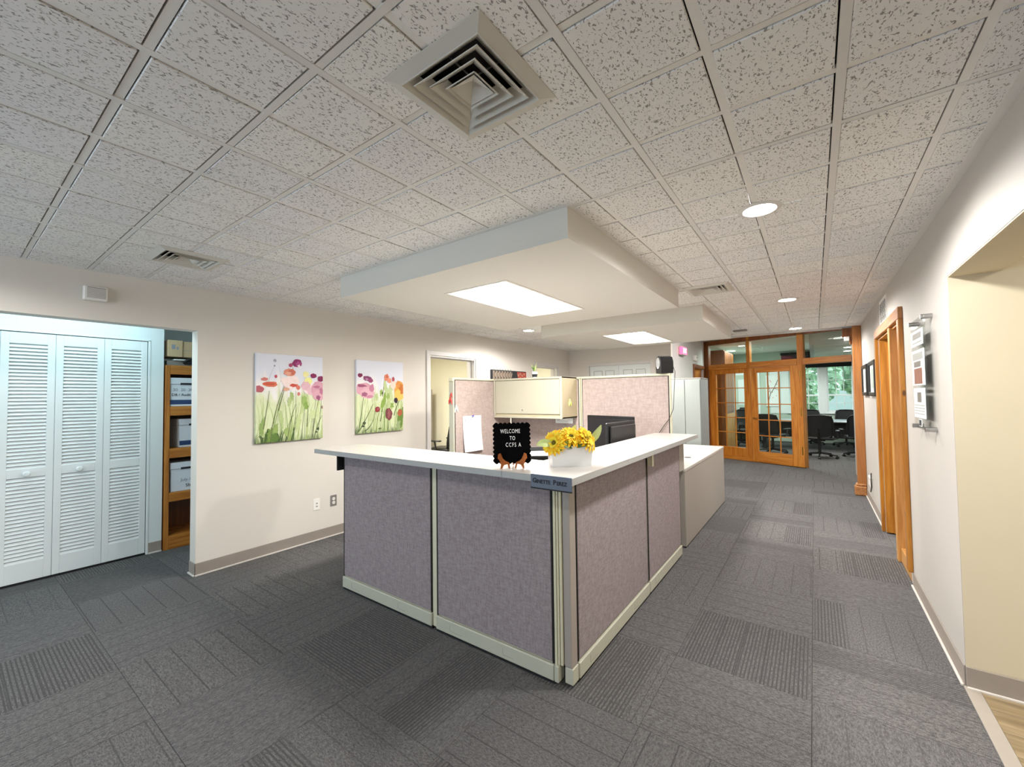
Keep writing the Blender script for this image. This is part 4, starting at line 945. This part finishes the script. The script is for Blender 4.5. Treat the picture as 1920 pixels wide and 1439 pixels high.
# ------------------------------------------------------------------ corridor wall things
def fotoframe(label, y, h=.40, w=.30):
    t = thing('black_picture_frame', label, 'picture', (XR, y, 1.60), 0, 'black frames on the corridor wall')
    b = B().mat(M_BLACK)
    for q in ((-w, -w+.045, -h/2, h/2), (w-.045, w, -h/2, h/2), (-w+.045, w-.045, -h/2, -h/2+.045), (-w+.045, w-.045, h/2-.045, h/2)): b.box(-.03, -.002, q[0], q[1], q[2], q[3], .006)
    b.obj('frame', None, t)
    bx(-.012, -.004, -w+.045, w-.045, -h/2+.045, h/2-.045).obj('mat_board', M_PAPER, t)
    bx(-.013, -.0121, -w+.12, w-.12, -h/2+.09, h/2-.09).obj('photo', M_MINT, t)
    return t
fotoframe('black framed picture nearer the pine door frame', 6.27); fotoframe('black framed picture nearer the oak column', 7.12)
t = thing('return_air_grille', 'white return air grille above the pine door frame', 'vent', (XR, 5.28, 2.215))
b = B().mat(M_PLATE); b.box(-.008, 0, -.23, -.20, -.12, .12); b.box(-.008, 0, .20, .23, -.12, .12); b.box(-.008, 0, -.2, .2, -.12, -.095); b.box(-.008, 0, -.2, .2, .095, .12); b.obj('frame', None, t)
bx(-.0012, 0, -.2, .2, -.095, .095).obj('backing', M_SEAM, t)
for k in range(3): bx(-.007, -.001, -.2, .2, -.05+k*.048-.004, -.05+k*.048+.004).obj('slat', M_GREYP, t)
for k in range(3): bx(-.0075, -.001, -.1+k*.1-.006, -.1+k*.1+.006, -.095, .095).obj('mullion', M_PLATE, t)
t = thing('night_light_plate', 'white outlet plate with a thin dark cord low by the column', 'outlet', (XR, 7.05, .30))
bx(-.02, 0, -.13, .13, -.055, .06, .004).obj('plate', M_PLATE, t)
B().mat(M_SEAM).path([(-.012, -.17, .13), (-.014, -.16, .05), (-.012, -.15, -.05), (-.02, -.14, -.11)], .006).obj('cord', None, t)
t = thing('acrylic_plaque_display', 'clear acrylic plaque holding clippings on steel standoffs', 'plaque', (XR, 3.51, 1.55))
bx(-.038, -.033, -.20, .20, -.335, .34, .001).obj('acrylic_panel', M_ACRYL, t)
for y in (-.185, .185):
    for z in (-.325, .325):
        B().mat(M_STEEL).tube((-.05, y, z), (0, y, z), .014, n=16).obj('standoff', None, t, smooth=True)
for z in (-.325, .325): B().mat(M_ACRYL).tube((-.036, -.185, z), (-.036, .185, z), .010, n=10).obj('rod', None, t)
def clip(z0, z1, y0, y1, name, extra):
    o = bx(-.0412, -.0385, y0*.82, y1*.82, z0*.86, z1*.86).obj(name, M_PAPER, t)
    for q in extra: bx(-.0422, -.0413, q[0]*.82, q[1]*.82, q[2]*.86, q[3]*.86).obj('print', q[4], o)
m5, m6 = plain('newsprint_grey', 'a9aaa6', .9, nscale=60, var=.1), plain('clipping_brown_photo', '8a5a44', .8, nscale=12, var=.35)
clip(.20, .31, -.2, .22, 'title_card', [(-.15, .15, .25, .29, M_GREYP), (-.16, .16, .22, .228, m5)])
clip(-.08, .17, -.22, .22, 'clipping', [(-.18, .18, .10, .15, m5), (-.1, .14, .05, .09, M_GREYP), (-.14, .14, -.07, .04, m6)])
clip(-.31, -.10, -.2, .2, 'clipping', [(-.08, .06, -.2, -.13, M_GREYP), (-.18, .18, -.225, -.218, m5), (-.18, .18, -.245, -.238, m5), (-.18, .18, -.265, -.258, m5), (-.18, .18, -.285, -.278, m5)])
clip(-.37, -.32, -.05, .04, 'tag_card', [(-.04, .03, -.365, -.325, M_INKD)])
# ------------------------------------------------------------------ reception counter
ZT = 1.067; YF = 1.845; XSD = -1.005
def counter_panel(label, x0, x1, z1, horiz=True, y=None, left_end=False):
    """low fabric panel; runs along local x from 0 to w, face at local y=0 (front, -y)"""
    w = x1-x0
    t = thing('fabric_counter_panel', label, 'counter panel', (x0, YF, 0) if horiz else (XSD, x0, 0), 0 if horiz else PI/2, 'mauve counter panels')
    b = B().mat(M_FRAME); b.box(0, w, .008, .06, .02, z1, .002); b.obj('core_frame', None, t)
    b = B().mat(M_FAB); b.box(.012, w-.012, -.002, .010, .105, z1-.006, .006, seg=2); b.obj('fabric_face', None, t)
    b = B().mat(M_KICK); b.box(.001, w-.001, -.010, .012, .018, .098, .004); k = b.obj('kick_rail', None, t)
    for q in ((.12, .10), (w-.32, .07)):
        b = B().mat(M_GREYP)
        for e in ((q[0], q[0]+.0012, .04, .078), (q[0], q[0]+q[1], .04, .0412)): b.box(e[0], e[1], -.0106, -.0098, e[2], e[3])
        b.obj('knockout_line', None, k)
    b = B().mat(M_SEAM); b.box(.003, .012, .0, .012, .10, z1-.002); b.box(w-.012, w-.003, .0, .012, .10, z1-.002); b.box(0, w, .0, .05, .0, .018); b.obj('edge_gasket', None, t)
    return t
counter_panel('mauve fabric counter panel at the wall-facing end of the front', -2.945, -1.975, 1.03)
counter_panel('wider mauve fabric panel at the front, next to the counter corner', -1.935, -1.095, 1.03)
tag(B().mat(M_FRAME).box(-1.973, -1.937, YF+.004, YF+.058, .018, 1.03, .003).obj('panel_joint_post'), 'thin cream joint post between the two front counter panels', 'post')
tag(B().mat(M_FRAME).box(-1.093, -1.079, YF-.002, YF+.058, .02, 1.03, .003).box(-1.076, -1.066, YF-.0, YF+.058, .10, 1.03, .003).box(-1.063, -1.05, YF+.004, YF+.058, .10, 1.03, .003).mat(M_KICK).box(-1.093, -1.068, YF-.010, YF+.05, .018, .098, .003).obj('ribbed_corner_trim'), 'ribbed cream trim strip at the counter corner', 'post')
tag(B().mat(M_FRAMEG).box(-1.045, XSD+.001, YF+.012, YF+.075, .1, 1.03, .003).mat(M_KICK).box(-1.045, XSD+.006, YF+.014, YF+.075, .018, .097, .003).obj('grey_corner_post'), 'grey square post closing the counter corner', 'post')
counter_panel('mauve fabric side panel nearest the counter corner, facing the walkway', YF+.08, 3.03, 1.03, False)
counter_panel('mauve fabric side panel farther along the walkway', 3.045, 3.94, 1.03, False)
tag(B().mat(M_FRAME).box(XSD-.05, XSD-.004, 3.031, 3.044, .1, 1.03, .002).obj('side_joint_post'), 'thin joint strip between the two side counter panels', 'post')
t = thing('reception_countertop', 'long pale laminate L-shaped transaction top on the counter', 'countertop', (0, 0, 0))
ZB = 1.034
def slab(q, name):
    b = B().mat(M_LAM); b.box(*q, ZT-.0012, ZT); b.mat(M_EDGE); b.box(*q, ZB, ZT-.0012); return b.obj(name, None, t)
slab((-3.095, -1.302, 1.695, 2.10), 'front_top'); slab((-1.3, -.90, 1.695, 2.40), 'corner_top'); slab((-1.3, -.90, 2.402, 4.21), 'side_top')
for x in (-2.93, ):
    bx(x-.035, x-.02, 1.80, 2.05, .90, ZB).obj('bracket', M_SEAM, t)
bx(-.99, -.955, 3.02, 3.05, .93, ZB).obj('bracket', M_FRAME, t)
t = thing('side_filler_panel', 'pale riser panel standing on the lower desk end', 'panel', (-1.08, 3.96, .74)); bx(0, .07, 0, .17, .0, .293, .002).obj('riser', M_DESK, t)
# lower desk
t = thing('low_return_desk', 'pale laminate return desk beyond the counter, with cable grommet', 'desk', (0, 0, 0))
B().box(-1.13, -1.010, 4.16, 4.42, .712, .74, .002).box(-1.62, -1.010, 4.42, 6.245, .712, .74, .002).obj('desk_top', M_LAM, t)
bx(-1.035, -1.015, 4.165, 6.24, .012, .7115, .001).obj('side_panel', M_DESK, t)
bx(-1.61, -1.036, 6.215, 6.238, .012, .7115, .001).obj('end_panel', M_DESK, t)
bx(-1.12, -1.036, 4.165, 4.185, .012, .7115, .001).obj('end_panel', M_DESK, t)
bx(-1.034, -1.017, 4.165, 6.24, .0, .012).obj('shadow_gap', M_SEAM, t)
B().mat(M_SEAM).lathe([(.035, 0), (.035, .003), (.001, .0032)], 24).obj('grommet', None, t, (-1.17, 4.95, .74), smooth=True)
# work surface inside
t = thing('inner_work_surface', 'pale L-shaped work surface inside the reception enclosure', 'desk', (0, 0, 0))
B().mat(M_LAM).box(-3.05, -1.10, 1.92, 2.75, .712, .74, .002).box(-1.95, -1.10, 2.75, 4.12, .712, .74, .002).box(-3.05, -1.95, 3.75, 4.3, .712, .74, .002).obj('work_top', None, t)
for q in ((-3.03, 1.95), (-3.03, 2.7), (-1.2, 1.95), (-1.9, 3.7), (-1.2, 4.05), (-3.03, 4.2)): B().mat(M_FRAMEG).tube((q[0], q[1], 0), (q[0], q[1], .712), .025).obj('leg', None, t)
# ------------------------------------------------------------------ tall cubicle panels
ZC = 1.663; YC = 4.37; XP = -3.20
def cub(label, loc, rz, w, face=-1):
    t = thing('tall_cubicle_panel', label, 'cubicle panel', loc, rz, 'rose cubicle panels')
    b = B().mat(M_FRAME); b.box(0, w, -.022, .022, .02, ZC-.02, .003); b.obj('panel_frame', None, t)
    B().mat(M_FRAME).box(-.002, w+.002, -.03, .03, ZC-.022, ZC, .007, seg=2).obj('top_cap', None, t, smooth=True)
    for s in (-1, 1): B().mat(M_FABP).box(.02, w-.02, s*.020, s*.031, .12, ZC-.03, .006, seg=2).obj('fabric_face', None, t)
    b = B().mat(M_SEAM)
    for s in (-1, 1): b.box(.013, .02, s*.021, s*.026, .12, ZC-.026); b.box(w-.02, w-.013, s*.021, s*.026, .12, ZC-.026); b.box(.013, w-.013, s*.021, s*.0255, ZC-.03, ZC-.0245)
    b.obj('edge_gasket', None, t)
    return t
cub('rose fabric cubicle panel with pinned paper, end-on to the doorway', (XP, 3.30, 0), PI/2, 1.04)
cub('rose fabric cubicle panel behind the overhead cabinet', (XP+.03, YC, 0), 0, .985)
cub('wide rose fabric cubicle panel behind the monitors', (XP+.03+1.0, YC, 0), 0, .995)
tag(B().mat(M_KICK).box(-.034, .034, -.012, .0, 0, ZC-.045, .003).mat(M_FRAME).box(-.036, .036, -.018, .002, ZC-.044, ZC, .006).obj('panel_end_trim', None, None, (XP, 3.296, 0)), 'cream end trim of the panel that carries the red paper figures', 'trim')
t = thing('overhead_storage_cabinet', 'cream overhead flip-door cabinet hung between the cubicle panels', 'cabinet', (-3.165, 3.985, 0))
CW, CD = .945, .35
B().mat(M_CAB).box(0, CW, .0, CD, ZC-.02, ZC-.002, .002).box(0, CW, 0, CD, 1.195, 1.213, .002).box(0, .018, 0, CD, 1.213, ZC-.02).obj('body', None, t)
B().mat(M_CABS).box(CW-.018, CW, .012, CD, 1.197, ZC-.004, .001).obj('side_panel', None, t)
B().mat(M_CAB).box(CW-.03, CW, -.002, .012, 1.195, ZC-.002, .003).box(0, CW-.03, -.002, .01, ZC-.024, ZC-.002, .003).box(0, CW-.03, -.002, .01, 1.195, 1.217, .003).box(0, .02, -.002, .01, 1.217, ZC-.024, .003).obj('front_rim', None, t)
B().mat(M_CABS).box(.02, CW-.03, .018, .022, 1.217, ZC-.024).obj('recess', None, t)
d = B().mat(M_CAB).box(.024, CW-.034, .002, .018, 1.245, ZC-.030, .003).obj('flip_door', None, t)
B().mat(M_STEEL).lathe([(.008, 0), (.008, .004), (.001, .005)], 14, Matrix.Rotation(PI/2, 4, 'X')).obj('lock', None, d, (.42, .002, 1.29), smooth=True)
tag(B().mat(M_PAPER).box(0, .23, -.001, .001, 0, .06).mat(M_INK).box(.02, .06, -.0016, -.001, .04, .046).box(.02, .16, -.0016, -.001, .025, .028).obj('white_label_card', None, None, (-2.50, 4.325, 1.125)), 'white card hanging below the overhead cabinet', 'card')
tag(B().mat(M_INK).tube((0, 0, -.2), (0, 0, .06), .004).obj('thin_grey_cord', None, None, (-2.37, 4.318, 1.06)), 'thin grey cord dangling behind the sunflowers', 'cord')
def ribbon(name, label, loc, m, rz, k=1.):
    t = thing(name, label, 'ornament', loc, rz)
    B().mat(m).ball((0, 0, .02*k), .012*k, (.5, 1, 1.3), 10).obj('knot', None, t, smooth=True)
    for s in (-1, 1):
        b = B().mat(m); b.path([(0, 0, .02*k), (.003, s*.012*k, -.005*k), (.002, s*.02*k, -.04*k)], [.006*k, .009*k, .003*k], 6); b.obj('tail', None, t, smooth=True)
    return t
ribbon('lime_ribbon_figure', 'tiny lime ribbon figure stuck on the cabinet side', (-2.215, 4.16, 1.375), M_LIME, 0, 1.1)
ribbon('pale_ribbon_clip', 'tiny pale ribbon clipped at the front edge of the cubicle panel', (XP+.035, 3.325, 1.325), M_MINTR, 0, 1.1)
ribbon('red_paper_figure', 'upper red paper figure on the panel end trim', (XP+.01, 3.278, 1.475), M_RED, -PI/2, .7)
ribbon('red_paper_figure', 'lower, larger red paper figure on the panel end trim', (XP-.005, 3.278, 1.415), M_RED, -PI/2, 1.1)
t = thing('pinned_paper_pad', 'white paper sheet hanging from a purple pin on the rose panel', 'paper', (XP+.034, 3.43, 1.235))
n = 8; b = B().mat(M_PAPER); fr_, bk_ = [], []
for k in range(n+1):
    z, x = -.40*k/n, .003+.03*(k/n)**2
    fr_.append([b.bm.verts.new((x, y, z)) for y in (0, .31)]); bk_.append([b.bm.verts.new((x-.003, y, z)) for y in (0, .31)])
for k in range(n):
    b.bm.faces.new((fr_[k][0], fr_[k][1], fr_[k+1][1], fr_[k+1][0])); b.bm.faces.new((bk_[k][0], bk_[k+1][0], bk_[k+1][1], bk_[k][1]))
    b.bm.faces.new((fr_[k][0], fr_[k+1][0], bk_[k+1][0], bk_[k][0])); b.bm.faces.new((fr_[k][1], bk_[k][1], bk_[k+1][1], fr_[k+1][1]))
b.obj('sheet', None, t, smooth=True)
text('K.D.Y', .045, M_INK, t, (.0045, .03, -.045), (PI/2, 0, PI/2), 'heading', align='LEFT')
b = B().mat(M_INK)
for k in range(4): b.box(.0045+k*.001, .005+k*.001, .03, .03+random.uniform(.12, .25), -.085-k*.03, -.083-k*.03)
b.obj('ruled_lines', None, t)
B().mat(M_PURP).lathe([(.004, 0), (.004, .01), (.011, .014), (.011, .022), (.001, .023)], 12, Matrix.Rotation(PI/2, 4, 'Y')).obj('purple_pin', None, t, (.006, .15, .0), smooth=True)
# desktop speaker, cable and plant on the panel tops
t = thing('desktop_speaker', 'black desktop speaker with silver cone on the panel top corner', 'speaker', (-1.235, YC, ZC), math.radians(-48))
b = B().mat(M_BLACK); prof = [(-.055, 0), (-.062, .05), (-.06, .12), (-.04, .165), (.0, .178), (.04, .165), (.06, .12), (.062, .05), (.055, 0)]
b.prism(prof, .13, Matrix.Translation((0, -.065, 0))); b.obj('cabinet', None, t)
B().mat(M_SILVER).lathe([(.05, 0), (.05, .006), (.035, .002), (.012, -.004+.01), (.001, .008)], 24, Matrix.Translation((-.0, -.064, .105)) @ Matrix.Rotation(PI/2, 4, 'X') @ Matrix.Diagonal((.85, 1.15, 1, 1))).obj('speaker_cone', None, t, smooth=True)
tag(B().mat(M_SEAM).path([(-1.17, 4.43, 1.75), (-1.15, 4.44, 1.68), (-1.152, 4.40, 1.5), (-1.155, 4.36, 1.3), (-1.19, 4.33, 1.2), (-1.25, 4.325, 1.12), (-1.30, 4.325, 1.04)], .003, 6).obj('speaker_cable'), 'thin black cable running down from the speaker', 'cable')
t = thing('small_potted_grass', 'little grassy plant in a two-tone pot on top of the cabinet', 'plant', (-2.66, 4.13, ZC))
B().mat(M_POT).lathe([(.026, 0), (.032, .05), (.034, .075), (.030, .075), (.028, .065), (.001, .064)], 20).obj('pot', None, t, smooth=True)
B().mat(M_INKD).lathe([(.0272, .01), (.0328, .042), (.0325, .043), (.0268, .009)], 20).obj('dark_band', None, t, smooth=True)
for k in range(16):
    a = random.uniform(0, 2*PI); r = random.uniform(.015, .055); h = random.uniform(.05, .12)
    B().mat(M_LEAFD if k % 2 else M_LEAF).path([(0, 0, .06), (r*.5*math.cos(a), r*.5*math.sin(a), .06+h*.7), (r*math.cos(a), r*math.sin(a), .06+h)], [.003, .004, .0008], 5).obj('blade', None, t)
# monitors
def monitor(label, loc, rz, w, h):
    t = thing('computer_monitor', label, 'monitor', loc, rz)
    b = B().mat(M_BLACK); b.box(-w/2, w/2, -.012, .012, .16, .16+h, .006); b.box(-w/2+.03, w/2-.03, -.03, -.012, .18, .13+h, .008); b.obj('display_shell', None, t)
    bx(-w/2+.012, w/2-.012, .0121, .0135, .175, .15+h).obj('screen', M_SEAM, t)
    B().mat(M_BLACK).box(-.03, .03, -.05, -.02, .01, .3, .004).obj('stand_neck', None, t); B().mat(M_BLACK).box(-.12, .12, -.11, .09, 0, .012, .004).obj('stand_base', None, t)
    B().mat(M_GREYP).box(w/2-.14, w/2-.09, -.0312, -.030, .19, .21).obj('badge', None, t)
    return t
monitor('wider black monitor seen from behind, in front of the rose panel', (-1.675, 3.98, .74), math.radians(-18), .60, .34)
monitor('black monitor seen from behind, overlapping the wider one', (-1.41, 3.60, .74), math.radians(86), .56, .31)
# letter trays
t = thing('black_letter_trays', 'black stacked letter trays with papers behind the letter board', 'letter tray', (-1.66, 2.52, .74), math.radians(35))
for k in range(4):
    z = .02+k*.085
    tr = B().mat(M_BLACK).box(-.17, .17, -.13, .13, z, z+.005).box(-.17, -.165, -.13, .13, z, z+.05).box(.165, .17, -.13, .13, z, z+.05).box(-.165, .165, .125, .13, z, z+.05).box(-.165, .165, -.13, -.125, z, z+.018).obj('tray', None, t)
    bx(-.15, .15, -.12, .11, z+.006, z+.014+.008*(k % 2)).obj('papers', M_PAPER, tr)
for sx in (-.16, .16):
    for sy in (-.12, .12): B().mat(M_BLACK).tube((sx, sy, 0), (sx, sy, .33), .006).obj('riser', None, t)
# letter board on its easel
t = thing('scalloped_letter_board', 'black scalloped felt letter board reading welcome to ccfsa', 'letter board', (-1.316, 1.808, ZT), math.radians(40))
TI = Matrix.Translation((0, -.022, .030)) @ Matrix.Rotation(math.radians(-9), 4, 'X')
def scallop(w, h, n, m, r):
    pts = []
    def edge(ax, ay, bx_, by, nn, ox, oy):
        for k in range(nn):
            for q in range(5):
                s = (k+q/5)/nn; bump_ = r*abs(math.sin(PI*(q/5)))
                pts.append((ax+(bx_-ax)*s+ox*bump_, ay+(by-ay)*s+oy*bump_))
    edge(-w/2, 0, w/2, 0, n, 0, -1); edge(w/2, 0, w/2, h, m, 1, 0); edge(w/2, h, -w/2, h, n, 0, 1); edge(-w/2, h, -w/2, 0, m, -1, 0)
    return pts
b = B().mat(M_FELT); b.prism(scallop(.188, .204, 8, 9, .0075), .012, TI); brd = b.obj('felt_board', None, t)
def onboard(s, x, z, size, nm, sp=1.):
    o = text(s, size, M_LETTER, brd, (0, 0, 0), (0, 0, 0), nm, .0, sp, sx=.8)
    o.matrix_local = TI @ Matrix.Translation((x, -.0012, z)) @ Matrix.Rotation(PI/2, 4, 'X') @ Matrix.Diagonal((.66, 1, 1, 1))
onboard('WELCOME', -.008, .163, .031, 'letters_welcome', 1.12); onboard('TO', .003, .126, .031, 'letters_to', 1.15); onboard('CCFS A', .007, .091, .031, 'letters_ccfsa', 1.3)
es = thing('wooden_display_easel', 'small brown wooden easel holding the letter board', 'easel', (-1.316, 1.808, ZT), math.radians(40))
for s in (-1, 1):
    pts = [(s*.075, .074), (s*.062, .080), (s*.050, .050), (s*.036, .038), (s*.018, .030), (s*.012, .0), (s*.020, .0), (s*.026, .022), (s*.044, .018), (s*.054, .0), (s*.064, .0), (s*.060, .022), (s*.070, .045), (s*.078, .052)]
    B().mat(M_EASEL).prism(pts, .008, Matrix.Translation((0, -.030, 0))).obj('front_leg', None, es)
    B().mat(M_EASEL).box(s*.06-.005, s*.06+.005, -.038, .0, .024, .032, .002).obj('ledge_peg', None, es)
    B().mat(M_EASEL).path([(s*.012, .006, .06), (s*.012, .07, .005)], .005, 8).obj('rear_leg', None, es)
B().mat(M_EASEL).box(-.02, .02, .0, .006, .03, .10, .003).obj('back_rest', None, es)
# nameplate
t = thing('desk_nameplate', 'slate blue nameplate on the counter front edge, black lettering', 'nameplate', (-1.010, 1.690, 0))
bx(-.108, .112, -.004, .003, 1.008, 1.072, .001).obj('plate', M_NAME, t)
bx(-.108, .112, -.0045, .004, 1.004, 1.010).obj('holder_lip', M_SEAM, t)
text('G', .031, M_INKD, t, (-.086, -.0045, 1.042), (PI/2, 0, 0), 'letter_g', .0008)
text('INETTE', .024, M_INKD, t, (-.037, -.0045, 1.0395), (PI/2, 0, 0), 'letters_inette', .0008)
text('P', .031, M_INKD, t, (.024, -.0045, 1.042), (PI/2, 0, 0), 'letter_p', .0008)
text('EREZ', .024, M_INKD, t, (.062, -.0045, 1.0395), (PI/2, 0, 0), 'letters_erez', .0008)
# sunflower planter
pl = thing('sunflower_planter', 'white rectangular planter of yellow artificial sunflowers on the counter', 'planter', (-1.092, 2.034, ZT), math.radians(43))
b = B().mat(M_POT)
def loft(bb, a, z0, c, z1):
    A = [(-a[0], -a[1], z0), (a[0], -a[1], z0), (a[0], a[1], z0), (-a[0], a[1], z0)]; D = [(-c[0], -c[1], z1), (c[0], -c[1], z1), (c[0], c[1], z1), (-c[0], c[1], z1)]
    for k in range(4): bb.poly([A[k], A[(k+1) % 4], D[(k+1) % 4], D[k]])
    return A, D
A_, D_ = loft(b, (.105, .052), 0, (.114, .060), .110); b.poly(A_); loft(b, (.114, .060), .110, (.108, .054), .110); _, E_ = loft(b, (.108, .054), .110, (.104, .05), .075); b.poly(E_)
po = b.obj('pot', None, pl); md = po.modifiers.new('bev', 'BEVEL'); md.width = .004; md.segments = 2; bmw = po.modifiers.new('w', 'WELD')
def flower(c, nrm, r, seed):
    random.seed(seed); c = Vector(c); q = Vector(nrm).normalized().to_track_quat('Z', 'Y')
    b = B()
    for ring_, (n, r0, r1, lift, m) in enumerate(((19, .22, 1.12, -.12, M_PETAL), (18, .2, .98, .14, M_PETAL2), (16, .17, .76, .38, M_PETAL), (12, .14, .5, .6, M_PETAL2))):
        b.mat(m)
        for k in range(n):
            a = 2*PI*(k+.5*ring_)/n+random.uniform(-.1, .1); rr = r*r1*random.uniform(.88, 1.08); w = r*.17; lf = lift+random.uniform(-.12, .12)
            u, v = Vector((math.cos(a), math.sin(a), 0)), Vector((-math.sin(a), math.cos(a), 0)); tw = random.uniform(-.3, .3)
            sec = []
            for s, ww, zz in ((r0*r, .55, 0.0), (r*.45*r1+.2*rr*.5, 1.0, .12), (rr*.8, .8, .10), (rr, .04, -.02)):
                z = zz*r+lf*s*.8; base_ = u*s+Vector((0, 0, z)); sec.append((base_-v*w*ww+Vector((0, 0, tw*w*ww)), base_+Vector((0, 0, -.06*r)), base_+v*w*ww-Vector((0, 0, tw*w*ww))))
            for a_, c_ in zip(sec, sec[1:]):
                for e in (0, 1): b.poly([c+q @ a_[e], c+q @ a_[e+1], c+q @ c_[e+1], c+q @ c_[e]])
    fl = b.obj('sunflower_head', None, pl)
    b = B().mat(M_SEED); b.ball((0, 0, .06*r), .19*r, (1, 1, .45), 14)
    for k in range(30):
        rr = .18*r*math.sqrt((k+.5)/30); a = k*2.4; b.ball((rr*math.cos(a), rr*math.sin(a), .12*r-.3*rr*rr/r), .028*r, (1, 1, 1), 6)
    bmesh.ops.transform(b.bm, matrix=Matrix.Translation(c) @ q.to_matrix().to_4x4(), verts=b.bm.verts); b.obj('seed_disc', None, fl, smooth=True)
    B().mat(M_LEAFD).path([c-q @ Vector((0, 0, .01)), (c.x*.6, c.y*.5, .09), (c.x*.4, 0, .06)], .004, 6).obj('stem', None, fl)
for c, nn, r, sd in (((-.095, -.045, .128), (-.62, -.75, .30), .066, 1), ((.0, -.035, .158), (.08, -.72, .75), .064, 2), ((.085, -.035, .145), (.60, -.62, .5), .068, 3), ((-.055, .02, .165), (-.25, .1, 1), .060, 4), ((.055, .03, .160), (.3, .15, 1), .058, 5), ((.122, .0, .118), (.9, -.35, .1), .055, 6), ((-.12, .01, .120), (-.95, .0, .35), .05, 7)):
    flower(c, nn, r, sd)
def leaf(p0, p1, p2, w, m, curl=.0):
    p0, p1, p2 = Vector(p0), Vector(p1), Vector(p2); n = 8; b = B().mat(m); rows = []
    for k in range(n+1):
        s = k/n; c = p0*(1-s)**2+p1*2*s*(1-s)+p2*s*s; d = ((p1-p0)*(1-s)+(p2-p1)*s).normalized(); sd = d.cross(Vector((0, -1, .3))).normalized(); up = sd.cross(d)
        ww = w*math.sin(PI*min(1, s*.92+.06))**.8; rows.append([b.bm.verts.new(c-sd*ww+up*ww*.35), b.bm.verts.new(c), b.bm.verts.new(c+sd*ww+up*ww*.35)])
    for a_, c_ in zip(rows, rows[1:]):
        for e in (0, 1): b.bm.faces.new((a_[e], a_[e+1], c_[e+1], c_[e]))
    o = b.obj('leaf', None, pl, smooth=True); return o
leaf((.10, 0, .11), (.15, -.01, .15), (.178, -.01, .215), .020, M_LEAF); leaf((-.10, -.04, .115), (-.15, -.05, .14), (-.19, -.05, .118), .022, M_LEAF)
leaf((.02, -.03, .10), (-.02, -.075, .125), (-.06, -.085, .118), .020, M_LEAFD); leaf((.0, -.03, .10), (.04, -.07, .13), (.075, -.075, .11), .018, M_LEAFD)
leaf((.02, .03, .12), (.03, .03, .19), (.045, .03, .215), .016, M_LEAF); leaf((-.04, -.02, .10), (-.06, -.07, .12), (-.07, -.09, .09), .016, M_LEAFD)
b = B().mat(M_PLATE)
for k in range(10): b.ball((.06+random.uniform(-.025, .03), -.06+random.uniform(-.01, .01), .118+random.uniform(-.012, .012)), .004, n=6)
o = b.obj('berry_spray', None, pl); o['kind'] = 'stuff'
